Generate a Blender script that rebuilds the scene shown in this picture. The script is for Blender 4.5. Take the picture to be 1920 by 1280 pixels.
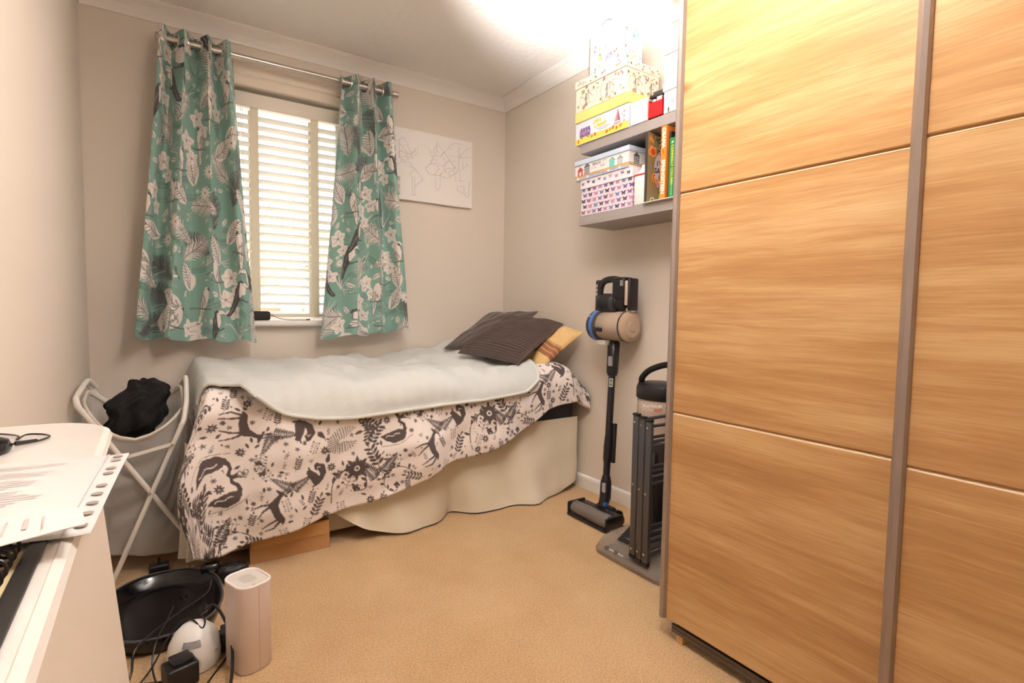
import bpy, bmesh, math, random
import numpy as np
from mathutils import Vector, Matrix
for o in list(bpy.data.objects): bpy.data.objects.remove(o)
S = bpy.context.scene
C = S.collection
# ------------------------------------------------------------------ camera
CAM = Vector((-1.9613, -3.0433, 0.9822)); YAW, PIT, ROL, FPX = 0.5906, 0.0617, 0.0156, 1001.9
fw = Vector((math.sin(YAW)*math.cos(PIT), math.cos(YAW)*math.cos(PIT), -math.sin(PIT)))
r0 = Vector((math.cos(YAW), -math.sin(YAW), 0)); u0 = r0.cross(fw)
rv = r0*math.cos(ROL)+u0*math.sin(ROL); uv = -r0*math.sin(ROL)+u0*math.cos(ROL)
cd = bpy.data.cameras.new('camera'); cam = bpy.data.objects.new('camera', cd); C.objects.link(cam)
cd.sensor_width = 36; cd.lens = FPX/1920*36; cd.clip_start = 0.01
cam.matrix_world = Matrix(((rv.x, uv.x, -fw.x, CAM.x), (rv.y, uv.y, -fw.y, CAM.y), (rv.z, uv.z, -fw.z, CAM.z), (0, 0, 0, 1)))
S.camera = cam
# ------------------------------------------------------------------ world, lights, exposure
w = bpy.data.worlds.new('overcast_sky'); S.world = w; w.use_nodes = True
w.node_tree.nodes['Background'].inputs[0].default_value = (0.90, 0.95, 1.0, 1)
w.node_tree.nodes['Background'].inputs[1].default_value = 5.0
def light(name, kind, loc, target, energy, col=(1, 1, 1), **k):
    d = bpy.data.lights.new(name, kind); d.energy = energy; d.color = col
    for a, b in k.items(): setattr(d, a, b)
    o = bpy.data.objects.new(name, d); C.objects.link(o); o.location = loc
    if target is not None: o.rotation_euler = (Vector(target)-Vector(loc)).to_track_quat('-Z', 'Y').to_euler()
    return o
# the photographer's flash, held by the camera and bounced off the ceiling
light('bounce_flash', 'SPOT', (-1.86, -3.02, 1.42), (-0.94, -1.87, 2.34), 2600, (1, 0.96, 0.94), spot_size=math.radians(35), spot_blend=1.0, shadow_soft_size=0.05)
light('ceiling_fill', 'POINT', (-1.22, -2.35, 2.10), None, 21, (1, 0.945, 0.89), shadow_soft_size=0.06)  # general fill, an added lamp out of view
S.view_settings.view_transform = 'Standard'; S.view_settings.look = 'None'
S.view_settings.exposure = 0.30; S.view_settings.gamma = 1.0; S.view_settings.use_curve_mapping = False

# ------------------------------------------------------------------ materials
def hx(h):
    h = h.lstrip('#'); c = [int(h[i:i+2], 16)/255 for i in (0, 2, 4)]
    return tuple(x/12.92 if x <= .04045 else ((x+.055)/1.055)**2.4 for x in c)
_m = {}
def pm(h, rough=0.6, metal=0.0, name=None, spec=0.5, bump=None, var=None, trans=0.0, alpha=1.0, coat=0.0, sheen=0.0):
    """plain principled material; bump=(scale, strength, distance), var=(scale, amount)"""
    key = (h, rough, metal, spec, bump, var, trans, alpha, coat, sheen)
    if key in _m: return _m[key]
    m = bpy.data.materials.new(name or 'mat_'+h.strip('#')); m.use_nodes = True
    n = m.node_tree.nodes; l = m.node_tree.links; p = n['Principled BSDF']; c = hx(h)
    p.inputs['Base Color'].default_value = (*c, 1); p.inputs['Roughness'].default_value = rough
    p.inputs['Metallic'].default_value = metal; p.inputs['Specular IOR Level'].default_value = spec
    p.inputs['Transmission Weight'].default_value = trans; p.inputs['Alpha'].default_value = alpha
    p.inputs['Coat Weight'].default_value = coat; p.inputs['Sheen Weight'].default_value = sheen
    tc = n.new('ShaderNodeTexCoord')
    if var:
        t = n.new('ShaderNodeTexNoise'); t.inputs['Scale'].default_value = var[0]; t.inputs['Detail'].default_value = 4
        l.new(tc.outputs['Object'], t.inputs['Vector'])
        mx = n.new('ShaderNodeMix'); mx.data_type = 'RGBA'
        mx.inputs[6].default_value = (*[x*(1-var[1]) for x in c], 1); mx.inputs[7].default_value = (*[min(1, x*(1+var[1])) for x in c], 1)
        l.new(t.outputs[0], mx.inputs[0]); l.new(mx.outputs[2], p.inputs['Base Color'])
    if bump:
        t = n.new('ShaderNodeTexNoise'); t.inputs['Scale'].default_value = bump[0]; t.inputs['Detail'].default_value = 5
        l.new(tc.outputs['Object'], t.inputs['Vector'])
        b = n.new('ShaderNodeBump'); b.inputs['Strength'].default_value = bump[1]; b.inputs['Distance'].default_value = bump[2]
        l.new(t.outputs[0], b.inputs['Height']); l.new(b.outputs[0], p.inputs['Normal'])
    _m[key] = m
    return m
def nodes(m): return m.node_tree.nodes, m.node_tree.links, m.node_tree.nodes['Principled BSDF']
def colattr(name, rough=0.85, bump=None, sheen=0.0):
    m = bpy.data.materials.new(name); m.use_nodes = True; n, l, p = nodes(m)
    a = n.new('ShaderNodeVertexColor'); a.layer_name = 'print'; l.new(a.outputs[0], p.inputs['Base Color'])
    p.inputs['Roughness'].default_value = rough; p.inputs['Specular IOR Level'].default_value = 0.2; p.inputs['Sheen Weight'].default_value = sheen
    if bump:
        tc = n.new('ShaderNodeTexCoord'); t = n.new('ShaderNodeTexNoise'); t.inputs['Scale'].default_value = bump[0]
        l.new(tc.outputs['Object'], t.inputs['Vector']); b = n.new('ShaderNodeBump'); b.inputs['Strength'].default_value = bump[1]; b.inputs['Distance'].default_value = bump[2]
        l.new(t.outputs[0], b.inputs['Height']); l.new(b.outputs[0], p.inputs['Normal'])
    return m
def wood_mat():
    m = bpy.data.materials.new('oak_veneer'); m.use_nodes = True; n, l, p = nodes(m)
    tc = n.new('ShaderNodeTexCoord'); oi = n.new('ShaderNodeObjectInfo')
    off = n.new('ShaderNodeVectorMath'); off.operation = 'MULTIPLY_ADD'
    cmb = n.new('ShaderNodeCombineXYZ')
    for i in range(3): l.new(oi.outputs['Random'], cmb.inputs[i])
    off.inputs[1].default_value = (0, 17.3, 9.1); l.new(cmb.outputs[0], off.inputs[0]); l.new(tc.outputs['Object'], off.inputs[2])
    # gentle warp so that the grain flows around the knots
    kn = n.new('ShaderNodeTexVoronoi'); kn.inputs['Scale'].default_value = 1.0; kmap = n.new('ShaderNodeMapping'); kmap.inputs['Scale'].default_value = (0.01, 2.2, 4.2)
    l.new(off.outputs[0], kmap.inputs[0]); l.new(kmap.outputs[0], kn.inputs['Vector'])
    def mth(op, a, b=None, c=None):
        k = n.new('ShaderNodeMath'); k.operation = op
        for i, v in enumerate((a, b, c)):
            if v is None: continue
            if isinstance(v, (int, float)): k.inputs[i].default_value = v
            else: l.new(v, k.inputs[i])
        return k.outputs[0]
    kd = kn.outputs['Distance']
    bulge = mth('MULTIPLY', mth('POWER', 2.718, mth('MULTIPLY', mth('MULTIPLY', kd, kd), -60.0)), 0.014)
    sep = n.new('ShaderNodeSeparateXYZ'); l.new(off.outputs[0], sep.inputs[0])
    wn = n.new('ShaderNodeTexNoise'); wn.inputs['Scale'].default_value = 2.2; wn.inputs['Detail'].default_value = 2; l.new(off.outputs[0], wn.inputs['Vector'])
    z2 = mth('ADD', mth('ADD', sep.outputs[2], bulge), mth('MULTIPLY', wn.outputs[0], 0.018))
    v2 = n.new('ShaderNodeCombineXYZ'); l.new(sep.outputs[1], v2.inputs[1]); l.new(z2, v2.inputs[2])
    def noise(sy, sz, det, rg=.55):
        mp = n.new('ShaderNodeMapping'); mp.inputs['Scale'].default_value = (0.01, sy, sz); l.new(v2.outputs[0], mp.inputs[0])
        t = n.new('ShaderNodeTexNoise'); t.inputs['Scale'].default_value = 1; t.inputs['Detail'].default_value = det; t.inputs['Roughness'].default_value = rg
        l.new(mp.outputs[0], t.inputs['Vector']); return t.outputs[0]
    a = noise(0.9, 9, 3); b = noise(2.5, 45, 5, .65); f = noise(9, 260, 3)
    s = mth('ADD', mth('ADD', mth('MULTIPLY', a, .5), mth('MULTIPLY', b, .35)), mth('MULTIPLY', f, .22))
    cr = n.new('ShaderNodeValToRGB'); e = cr.color_ramp.elements
    e[0].position = .36; e[0].color = (*hx('#a87a4c'), 1); e[1].position = .72; e[1].color = (*hx('#dcba8c'), 1)
    k = e.new(.50); k.color = (*hx('#bf9260'), 1); k2 = e.new(.60); k2.color = (*hx('#cfa775'), 1)
    l.new(s, cr.inputs[0])
    dark = n.new('ShaderNodeMapRange'); dark.inputs[1].default_value = .035; dark.inputs[2].default_value = .10; dark.inputs[3].default_value = .75; dark.inputs[4].default_value = 0
    l.new(kd, dark.inputs[0])
    mx = n.new('ShaderNodeMix'); mx.data_type = 'RGBA'; l.new(dark.outputs[0], mx.inputs[0]); l.new(cr.outputs[0], mx.inputs[6]); mx.inputs[7].default_value = (*hx('#8a5c34'), 1)
    l.new(mx.outputs[2], p.inputs['Base Color']); p.inputs['Roughness'].default_value = .42; p.inputs['Specular IOR Level'].default_value = .35
    bp = n.new('ShaderNodeBump'); bp.inputs['Strength'].default_value = .12; bp.inputs['Distance'].default_value = .001; l.new(f, bp.inputs['Height']); l.new(bp.outputs[0], p.inputs['Normal'])
    return m
def carpet_mat():
    m = bpy.data.materials.new('carpet'); m.use_nodes = True; n, l, p = nodes(m); tc = n.new('ShaderNodeTexCoord')
    def noise(s, d):
        t = n.new('ShaderNodeTexNoise'); t.inputs['Scale'].default_value = s; t.inputs['Detail'].default_value = d; l.new(tc.outputs['Object'], t.inputs['Vector']); return t.outputs[0]
    a, b, c = noise(5, 3), noise(480, 3), noise(170, 4)
    ad = n.new('ShaderNodeMath'); ad.operation = 'MULTIPLY_ADD'; l.new(b, ad.inputs[0]); ad.inputs[1].default_value = .7; l.new(c, ad.inputs[2])
    ad2 = n.new('ShaderNodeMath'); ad2.operation = 'MULTIPLY_ADD'; l.new(a, ad2.inputs[0]); ad2.inputs[1].default_value = .35; l.new(ad.outputs[0], ad2.inputs[2])
    cr = n.new('ShaderNodeValToRGB'); e = cr.color_ramp.elements; e[0].position = .72; e[0].color = (*hx('#c69c6c'), 1); e[1].position = 1.0; e[1].color = (*hx('#e0be92'), 1)
    sc = n.new('ShaderNodeMath'); sc.operation = 'MULTIPLY'; sc.inputs[1].default_value = .85; l.new(ad2.outputs[0], sc.inputs[0]); l.new(sc.outputs[0], cr.inputs[0]); l.new(cr.outputs[0], p.inputs['Base Color'])
    p.inputs['Roughness'].default_value = 1; p.inputs['Specular IOR Level'].default_value = .05; p.inputs['Sheen Weight'].default_value = .2
    bp = n.new('ShaderNodeBump'); bp.inputs['Strength'].default_value = .8; bp.inputs['Distance'].default_value = .006; l.new(ad.outputs[0], bp.inputs['Height']); l.new(bp.outputs[0], p.inputs['Normal'])
    return m
def herring_mat():
    m = bpy.data.materials.new('herringbone_knit'); m.use_nodes = True; n, l, p = nodes(m)
    tc = n.new('ShaderNodeTexCoord'); sp = n.new('ShaderNodeSeparateXYZ'); l.new(tc.outputs['Object'], sp.inputs[0])
    def mth(op, a, b):
        k = n.new('ShaderNodeMath'); k.operation = op
        for i, v in enumerate((a, b)):
            if isinstance(v, (int, float)): k.inputs[i].default_value = v
            else: l.new(v, k.inputs[i])
        return k.outputs[0]
    tri = mth('PINGPONG', sp.outputs[0], .03)
    ph = mth('ADD', mth('ADD', tri, sp.outputs[1]), mth('MULTIPLY', sp.outputs[2], 1.0))
    sn = mth('SINE', mth('MULTIPLY', ph, 2*math.pi/.009), 0)
    cr = n.new('ShaderNodeMix'); cr.data_type = 'RGBA'; cr.inputs[6].default_value = (*hx('#c6cac9'), 1); cr.inputs[7].default_value = (*hx('#dcdcd8'), 1)
    fac = mth('MULTIPLY_ADD', sn, .35); 
    fac_node = fac.node; fac_node.inputs[2].default_value = .5; l.new(fac, cr.inputs[0]); l.new(cr.outputs[2], p.inputs['Base Color'])
    p.inputs['Roughness'].default_value = .95; p.inputs['Sheen Weight'].default_value = .3; p.inputs['Specular IOR Level'].default_value = .1
    t = n.new('ShaderNodeTexNoise'); t.inputs['Scale'].default_value = 240; l.new(tc.outputs['Object'], t.inputs['Vector'])
    hh = mth('MULTIPLY_ADD', sn, .5); l.new(t.outputs[0], hh.node.inputs[2])
    bp = n.new('ShaderNodeBump'); bp.inputs['Strength'].default_value = .35; bp.inputs['Distance'].default_value = .002; l.new(hh, bp.inputs['Height']); l.new(bp.outputs[0], p.inputs['Normal'])
    return m
def bag_mat():
    m = bpy.data.materials.new('translucent_bag'); m.use_nodes = True; n, l, p = nodes(m)
    p.inputs['Base Color'].default_value = (*hx('#efeae4'), 1); p.inputs['Roughness'].default_value = .5
    tr = n.new('ShaderNodeBsdfTransparent'); tl = n.new('ShaderNodeBsdfTranslucent'); tl.inputs[0].default_value = (*hx('#efeae4'), 1)
    m1 = n.new('ShaderNodeMixShader'); m1.inputs[0].default_value = .4; l.new(p.outputs[0], m1.inputs[1]); l.new(tl.outputs[0], m1.inputs[2])
    m2 = n.new('ShaderNodeMixShader'); m2.inputs[0].default_value = .38; l.new(m1.outputs[0], m2.inputs[1]); l.new(tr.outputs[0], m2.inputs[2])
    l.new(m2.outputs[0], n['Material Output'].inputs[0]); return m
def clear_mat(h, mix, rough=.12):
    m = bpy.data.materials.new('clear_plastic'); m.use_nodes = True; n, l, p = nodes(m)
    p.inputs['Base Color'].default_value = (*hx(h), 1); p.inputs['Roughness'].default_value = rough
    tr = n.new('ShaderNodeBsdfTransparent'); tr.inputs[0].default_value = (.93, .92, .90, 1)
    m2 = n.new('ShaderNodeMixShader'); m2.inputs[0].default_value = mix; l.new(p.outputs[0], m2.inputs[1]); l.new(tr.outputs[0], m2.inputs[2])
    l.new(m2.outputs[0], n['Material Output'].inputs[0]); return m

# ------------------------------------------------------------------ mesh building
class MB:
    def __init__(s): s.v = []; s.f = []; s.m = []; s.mats = []
    def mi(s, mat):
        if mat is None: return 0
        if mat not in s.mats: s.mats.append(mat)
        return s.mats.index(mat)
    def add(s, vs, fs, mat=None):
        b = len(s.v); i = s.mi(mat); s.v += [tuple(map(float, p)) for p in vs]; s.f += [tuple(b+k for k in f) for f in fs]; s.m += [i]*len(fs); return s
    def box(s, x0, x1, y0, y1, z0, z1, b=0.0, seg=2, mat=None, M=None):
        bm = bmesh.new(); bmesh.ops.create_cube(bm, size=1)
        for v in bm.verts: v.co = Vector(((x0+x1)/2+v.co.x*(x1-x0), (y0+y1)/2+v.co.y*(y1-y0), (z0+z1)/2+v.co.z*(z1-z0)))
        if b > 0: bmesh.ops.bevel(bm, geom=bm.edges[:], offset=min(b, .49*min(abs(x1-x0), abs(y1-y0), abs(z1-z0))), segments=seg, affect='EDGES', profile=.5)
        if M is not None: bm.transform(M)
        bm.verts.index_update(); s.add([v.co for v in bm.verts], [[v.index for v in f.verts] for f in bm.faces], mat); bm.free(); return s
    def tube(s, pts, r, seg=10, caps=True, closed=False, mat=None, flat=None):
        pts = [Vector(p) for p in pts]; n = len(pts); rr = r if isinstance(r, (list, tuple)) else [r]*n
        T = []
        for i in range(n):
            a = pts[(i-1) % n] if (closed or i > 0) else pts[i]; b = pts[(i+1) % n] if (closed or i < n-1) else pts[i]
            T.append((b-a).normalized())
        N = T[0].orthogonal().normalized()
        if abs(T[0].z) < .9: N = (Vector((0, 0, 1))-T[0]*T[0].z).normalized()
        vs = []; fs = []
        for i in range(n):
            N = (N-T[i]*N.dot(T[i])).normalized(); B = T[i].cross(N)
            for k in range(seg):
                a = 2*math.pi*k/seg; fx = flat or 1.0
                vs.append(pts[i]+(N*math.cos(a)*fx+B*math.sin(a))*rr[i])
        m = n if closed else n-1
        for i in range(m):
            for k in range(seg):
                fs.append((i*seg+k, i*seg+(k+1) % seg, ((i+1) % n)*seg+(k+1) % seg, ((i+1) % n)*seg+k))
        if caps and not closed: fs += [tuple(range(seg))[::-1], tuple((n-1)*seg+k for k in range(seg))]
        return s.add(vs, fs, mat)
    def lathe(s, prof, c, axis='z', seg=28, sx=1, sy=1, mat=None, caps=True, rot=0):
        vs = []; fs = []; n = len(prof)
        for r, h in prof:
            for k in range(seg):
                a = 2*math.pi*k/seg+rot; p = (r*math.cos(a)*sx, r*math.sin(a)*sy, h)
                if axis == 'y': p = (p[0], p[2], p[1])
                elif axis == 'x': p = (p[2], p[0], p[1])
                vs.append((c[0]+p[0], c[1]+p[1], c[2]+p[2]))
        for i in range(n-1):
            for k in range(seg): fs.append((i*seg+k, i*seg+(k+1) % seg, (i+1)*seg+(k+1) % seg, (i+1)*seg+k))
        if caps: fs += [tuple(range(seg))[::-1], tuple((n-1)*seg+k for k in range(seg))]
        return s.add(vs, fs, mat)
    def prism(s, poly, fn, d0, d1, mat=None):
        """poly in 2D, fn(u, v, w) -> xyz"""
        n = len(poly); vs = [fn(u, v, d0) for u, v in poly]+[fn(u, v, d1) for u, v in poly]
        fs = [tuple(range(n))[::-1], tuple(range(n, 2*n))]+[(i, (i+1) % n, n+(i+1) % n, n+i) for i in range(n)]
        return s.add(vs, fs, mat)
    def xf(s, M): s.v = [tuple(M @ Vector(p)) for p in s.v]; return s
_w = {}
def wl(o): return _w.get(o.name, Vector((0, 0, 0)))
def tag(o, label=None, cat=None, group=None, kind=None):
    for k, v in (('label', label), ('category', cat), ('group', group), ('kind', kind)):
        if v: o[k] = v
    return o
def link(o, parent, origin):
    C.objects.link(o); _w[o.name] = Vector(origin)
    if parent is not None: o.parent = parent; o.location = Vector(origin)-wl(parent)
    else: o.location = origin
    return o
def mk(name, mb, mat=None, parent=None, smooth=False, label=None, origin=None):
    V = np.array(mb.v, dtype=np.float64)
    if origin is None:
        origin = wl(parent) if parent is not None else Vector(((V[:, 0].min()+V[:, 0].max())/2, (V[:, 1].min()+V[:, 1].max())/2, V[:, 2].min()))
    me = bpy.data.meshes.new(name); me.from_pydata((V-np.array(origin)).tolist(), [], mb.f)
    bm = bmesh.new(); bm.from_mesh(me); bmesh.ops.recalc_face_normals(bm, faces=bm.faces[:]); bm.to_mesh(me); bm.free()
    if mb.mats:
        for m in mb.mats: me.materials.append(m)
        me.polygons.foreach_set('material_index', mb.m)
    elif mat: me.materials.append(mat)
    if smooth:
        me.polygons.foreach_set('use_smooth', [True]*len(me.polygons))
        try: me.set_sharp_from_angle(angle=math.radians(40))
        except Exception: pass
    me.update(); o = bpy.data.objects.new(name, me); link(o, parent, origin)
    if label: o['label'] = label
    return o
def thing(name, label, cat, loc, group=None):
    o = bpy.data.objects.new(name, None); o.empty_display_size = .05; link(o, None, loc); return tag(o, label, cat, group)
def struct(name, mb, mat, parent=None, label=None, smooth=False):
    o = mk(name, mb, mat, parent, smooth)
    if parent is None: o['kind'] = 'structure'
    if label: o['label'] = label
    return o
def grid(name, P, mat, parent=None, col=None, smooth=True, origin=None, wrap=False):
    n, m = P.shape[:2]; V = P.reshape(-1, 3)
    if origin is None:
        origin = wl(parent) if parent is not None else Vector(((V[:, 0].min()+V[:, 0].max())/2, (V[:, 1].min()+V[:, 1].max())/2, V[:, 2].min()))
    V = V-np.array(origin); I = np.arange(n*m).reshape(n, m)
    if wrap: I = np.concatenate([I, I[:, :1]], axis=1)
    F = np.stack([I[:-1, :-1], I[:-1, 1:], I[1:, 1:], I[1:, :-1]], -1).reshape(-1, 4)
    me = bpy.data.meshes.new(name); me.vertices.add(len(V)); me.vertices.foreach_set('co', V.astype(np.float32).ravel())
    me.loops.add(F.size); me.loops.foreach_set('vertex_index', F.astype(np.int32).ravel())
    me.polygons.add(len(F)); me.polygons.foreach_set('loop_start', np.arange(0, F.size, 4, dtype=np.int32))
    me.polygons.foreach_set('use_smooth', np.full(len(F), smooth)); me.update(calc_edges=True); me.materials.append(mat)
    if col is not None:
        a = me.color_attributes.new('print', 'FLOAT_COLOR', 'POINT')
        a.data.foreach_set('color', np.concatenate([col.reshape(-1, 3), np.ones((n*m, 1))], 1).astype(np.float32).ravel())
    o = bpy.data.objects.new(name, me); return link(o, parent, origin)
def copy_tree(o, dv, parent=None):
    c = o.copy(); C.objects.link(c); c.parent = parent; _w[c.name] = wl(o)+Vector(dv)
    if parent is None: c.location = wl(o)+Vector(dv)
    for ch in list(o.children): copy_tree(ch, dv, c)
    return c
def spl(pts, n=8, closed=False):
    """Catmull-Rom through points"""
    P = [np.array(p, float) for p in pts]; N = len(P); out = []
    for i in range(N if closed else N-1):
        g = lambda k: P[k % N] if closed else P[max(0, min(N-1, k))]
        a, b, c, d = g(i-1), g(i), g(i+1), g(i+2)
        for j in range(n):
            t = j/n; out.append(.5*((2*b)+(c-a)*t+(2*a-5*b+4*c-d)*t*t+(3*b-a-3*c+d)*t**3))
    if not closed: out.append(P[-1])
    return [tuple(p) for p in out]
def wob(x, y, sc, seed, k=7):
    rg = np.random.RandomState(seed); r = 0
    for i in range(k):
        a = rg.rand()*6.28; f = (0.6+rg.rand()*1.3)/sc*6.28; r = r+np.sin((x*math.cos(a)+y*math.sin(a))*f+rg.rand()*6.28)
    return r/math.sqrt(k)
# flat print on a flat face: origin o, unit vectors u and v, small lift n
class Print:
    def __init__(s, o, u, v, n, lift=.0006): s.o = Vector(o); s.u = Vector(u); s.v = Vector(v); s.n = Vector(n).normalized(); s.l = lift; s.mb = MB(); s.k = 0
    def p(s, a, b): return s.o+s.u*a+s.v*b+s.n*(s.l+s.k*.00006)
    def poly(s, pts, h): s.mb.add([s.p(*q) for q in pts], [tuple(range(len(pts)))], pm(h, .6)); s.k = (s.k+1) % 12; return s
    def rect(s, a0, a1, b0, b1, h): return s.poly([(a0, b0), (a1, b0), (a1, b1), (a0, b1)], h)
    def disc(s, a, b, r, h, ry=None, n=14): return s.poly([(a+r*math.cos(6.2832*i/n), b+(ry or r)*math.sin(6.2832*i/n)) for i in range(n)], h)
    def ring(s, a, b, r, t, h, n=20, ry=1.0):
        for i in range(n):
            A = 6.2832*i/n; B = 6.2832*(i+1)/n
            s.mb.add([s.p(a+q*math.cos(z), b+q*ry*math.sin(z)) for q, z in ((r-t, A), (r, A), (r, B), (r-t, B))], [(0, 1, 2, 3)], pm(h, .6))
        return s
    def line(s, pts, t, h):
        for (x0, y0), (x1, y1) in zip(pts[:-1], pts[1:]):
            d = math.hypot(x1-x0, y1-y0) or 1e-6; nx, ny = -(y1-y0)/d*t/2, (x1-x0)/d*t/2
            s.mb.add([s.p(x0+nx, y0+ny), s.p(x0-nx, y0-ny), s.p(x1-nx, y1-ny), s.p(x1+nx, y1+ny)], [(0, 1, 2, 3)], pm(h, .6))
        return s
    def leaf(s, x0, y0, x1, y1, wd, h):
        d = math.hypot(x1-x0, y1-y0) or 1e-6; nx, ny = -(y1-y0)/d*wd/2, (x1-x0)/d*wd/2
        T = [(0, 0), (.25, .75), (.5, 1), (.75, .7), (1, 0), (.75, -.7), (.5, -1), (.25, -.75)]
        return s.poly([(x0+(x1-x0)*t+nx*q, y0+(y1-y0)*t+ny*q) for t, q in T], h)
    def flower(s, a, b, r, h, hc, n=5, rot=0):
        for i in range(n):
            A = rot+6.2832*i/n; s.leaf(a, b, a+r*math.cos(A), b+r*math.sin(A), r*.6, h)
        return s.disc(a, b, r*.22, hc, n=8)
    def text(s, t, a, b, size, h, rot=0.0, sx=1.0, al='CENTER', bold=0.0):
        cu = bpy.data.curves.new('lettering', 'FONT'); cu.body = t; cu.size = size; cu.align_x = al; cu.align_y = 'CENTER'; cu.offset = bold; cu.resolution_u = 3
        o = bpy.data.objects.new('lettering', cu); me = bpy.data.meshes.new_from_object(o); c, sn = math.cos(rot), math.sin(rot)
        s.mb.add([s.p(a+(q.co.x*sx*c-q.co.y*sn), b+(q.co.x*sx*sn+q.co.y*c)) for q in me.vertices], [tuple(f.vertices) for f in me.polygons], pm(h, .6))
        bpy.data.objects.remove(o); bpy.data.curves.remove(cu); bpy.data.meshes.remove(me); return s
    def done(s, parent, name='print', label=None): return tag(mk(name, s.mb, None, parent, label=label), kind='stuff')
# rasterised cloth print, stored as the colour attribute of a fine mesh
class Canvas:
    def __init__(s, w, h, px, bg): s.px = px; s.W = int(w/px)+1; s.H = int(h/px)+1; s.a = np.tile(np.array(hx(bg)), (s.H, s.W, 1)); s.M = (0, 0, 1, 0, 1)
    def at(s, x, y, sc=1.0, rot=0.0, flip=1): s.M = (x, y, sc, rot, flip); return s
    def _t(s, p):
        x, y, sc, r, fl = s.M; a, b = p[0]*fl*sc, p[1]*sc
        return x+a*math.cos(r)-b*math.sin(r), y+a*math.sin(r)+b*math.cos(r)
    def _box(s, p0, p1, r):
        i0 = max(0, int((min(p0[0], p1[0])-r)/s.px)-1); i1 = min(s.W, int((max(p0[0], p1[0])+r)/s.px)+3)
        j0 = max(0, int((min(p0[1], p1[1])-r)/s.px)-1); j1 = min(s.H, int((max(p0[1], p1[1])+r)/s.px)+3)
        if i0 >= i1 or j0 >= j1: return None
        Y, X = np.mgrid[j0:j1, i0:i1]; return i0, i1, j0, j1, X*s.px, Y*s.px
    def _put(s, B, cov, h):
        i0, i1, j0, j1 = B[:4]; c = np.clip(cov, 0, 1)[..., None]; s.a[j0:j1, i0:i1] = s.a[j0:j1, i0:i1]*(1-c)+np.array(hx(h))*c
    def cap(s, p0, r0, p1, r1, h):
        k = s.M[2]; p0 = s._t(p0); p1 = s._t(p1); r0 *= k; r1 *= k; B = s._box(p0, p1, max(r0, r1)+s.px)
        if B is None: return s
        X, Y = B[4:]; dx, dy = p1[0]-p0[0], p1[1]-p0[1]; L = dx*dx+dy*dy or 1e-9
        t = np.clip(((X-p0[0])*dx+(Y-p0[1])*dy)/L, 0, 1); d = np.hypot(X-p0[0]-t*dx, Y-p0[1]-t*dy)
        s._put(B, (r0+(r1-r0)*t-d)/s.px+.5, h); return s
    def path(s, pts, r, h, sm=0):
        if sm: pts = spl(pts, sm)
        n = len(pts)
        for i in range(n-1):
            ra = r[0]+(r[1]-r[0])*i/(n-1) if isinstance(r, tuple) else r; rb = r[0]+(r[1]-r[0])*(i+1)/(n-1) if isinstance(r, tuple) else r
            s.cap(pts[i], ra, pts[i+1], rb, h)
        return s
    def blob(s, pr, h):
        for a, b in zip(pr[:-1], pr[1:]): s.cap(a[:2], a[2], b[:2], b[2], h)
        return s
    def leaf(s, p0, p1, wd, h):
        k = s.M[2]; p0 = s._t(p0); p1 = s._t(p1); wd *= k; B = s._box(p0, p1, wd+s.px)
        if B is None: return s
        X, Y = B[4:]; dx, dy = p1[0]-p0[0], p1[1]-p0[1]; L = math.hypot(dx, dy) or 1e-9
        t = ((X-p0[0])*dx+(Y-p0[1])*dy)/L/L; d = np.abs((X-p0[0])*dy-(Y-p0[1])*dx)/L
        s._put(B, np.where((t > 0) & (t < 1), (wd*np.sin(np.pi*np.clip(t, 0, 1))**.8-d)/s.px+.5, 0), h); return s
    def dot(s, p, r, h): return s.cap(p, r, (p[0]+1e-5, p[1]), r, h)
    def sample(s, X, Y):
        return s.a[np.clip(np.rint(Y/s.px).astype(int), 0, s.H-1), np.clip(np.rint(X/s.px).astype(int), 0, s.W-1)]
# ================================================================== STRUCTURE
XL, YN, H = -2.207, -3.75, 2.34
WX0, WX1, WZ0, WZ1 = -1.715, -1.015, 0.895, 2.072      # window opening
m_wall = pm('#e4d9cd', .9, bump=(90, .12, .002), name='wall_paint', spec=.2)
m_white = pm('#f1ede8', .5, name='white_gloss'); m_ceil = pm('#f4f0ec', .95, bump=(30, .45, .006), name='textured_ceiling', spec=.1)
m_wood = wood_mat(); m_metal = pm('#c9c4bf', .28, 1.0, name='brushed_metal'); m_rail = pm('#a79c97', .38, .75, name='door_rail_metal')
m_black = pm('#16151a', .38, name='black_plastic'); m_blackg = pm('#0c0c0f', .16, name='black_gloss'); m_wpl = pm('#efece9', .35, name='white_plastic')
struct('floor', MB().box(XL-.1, .1, YN-.1, .28, -.1, 0), carpet_mat())
struct('ceiling', MB().box(XL-.1, .1, YN-.1, .28, H, H+.1), m_ceil)
struct('wall_left', MB().box(XL-.12, XL, YN-.1, .27, 0, H), m_wall)
struct('wall_right', MB().box(0, .12, YN-.1, .27, 0, H), m_wall)
struct('wall_front', MB().box(XL, 0, YN-.12, YN, 0, H), m_wall)
wb = MB()
wb.box(XL, WX0, 0, .26, 0, H); wb.box(WX1, 0, 0, .26, 0, H); wb.box(WX0, WX1, 0, .26, 0, WZ0); wb.box(WX0, WX1, 0, .26, WZ1, H)
struct('wall_back', wb, m_wall)
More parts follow.
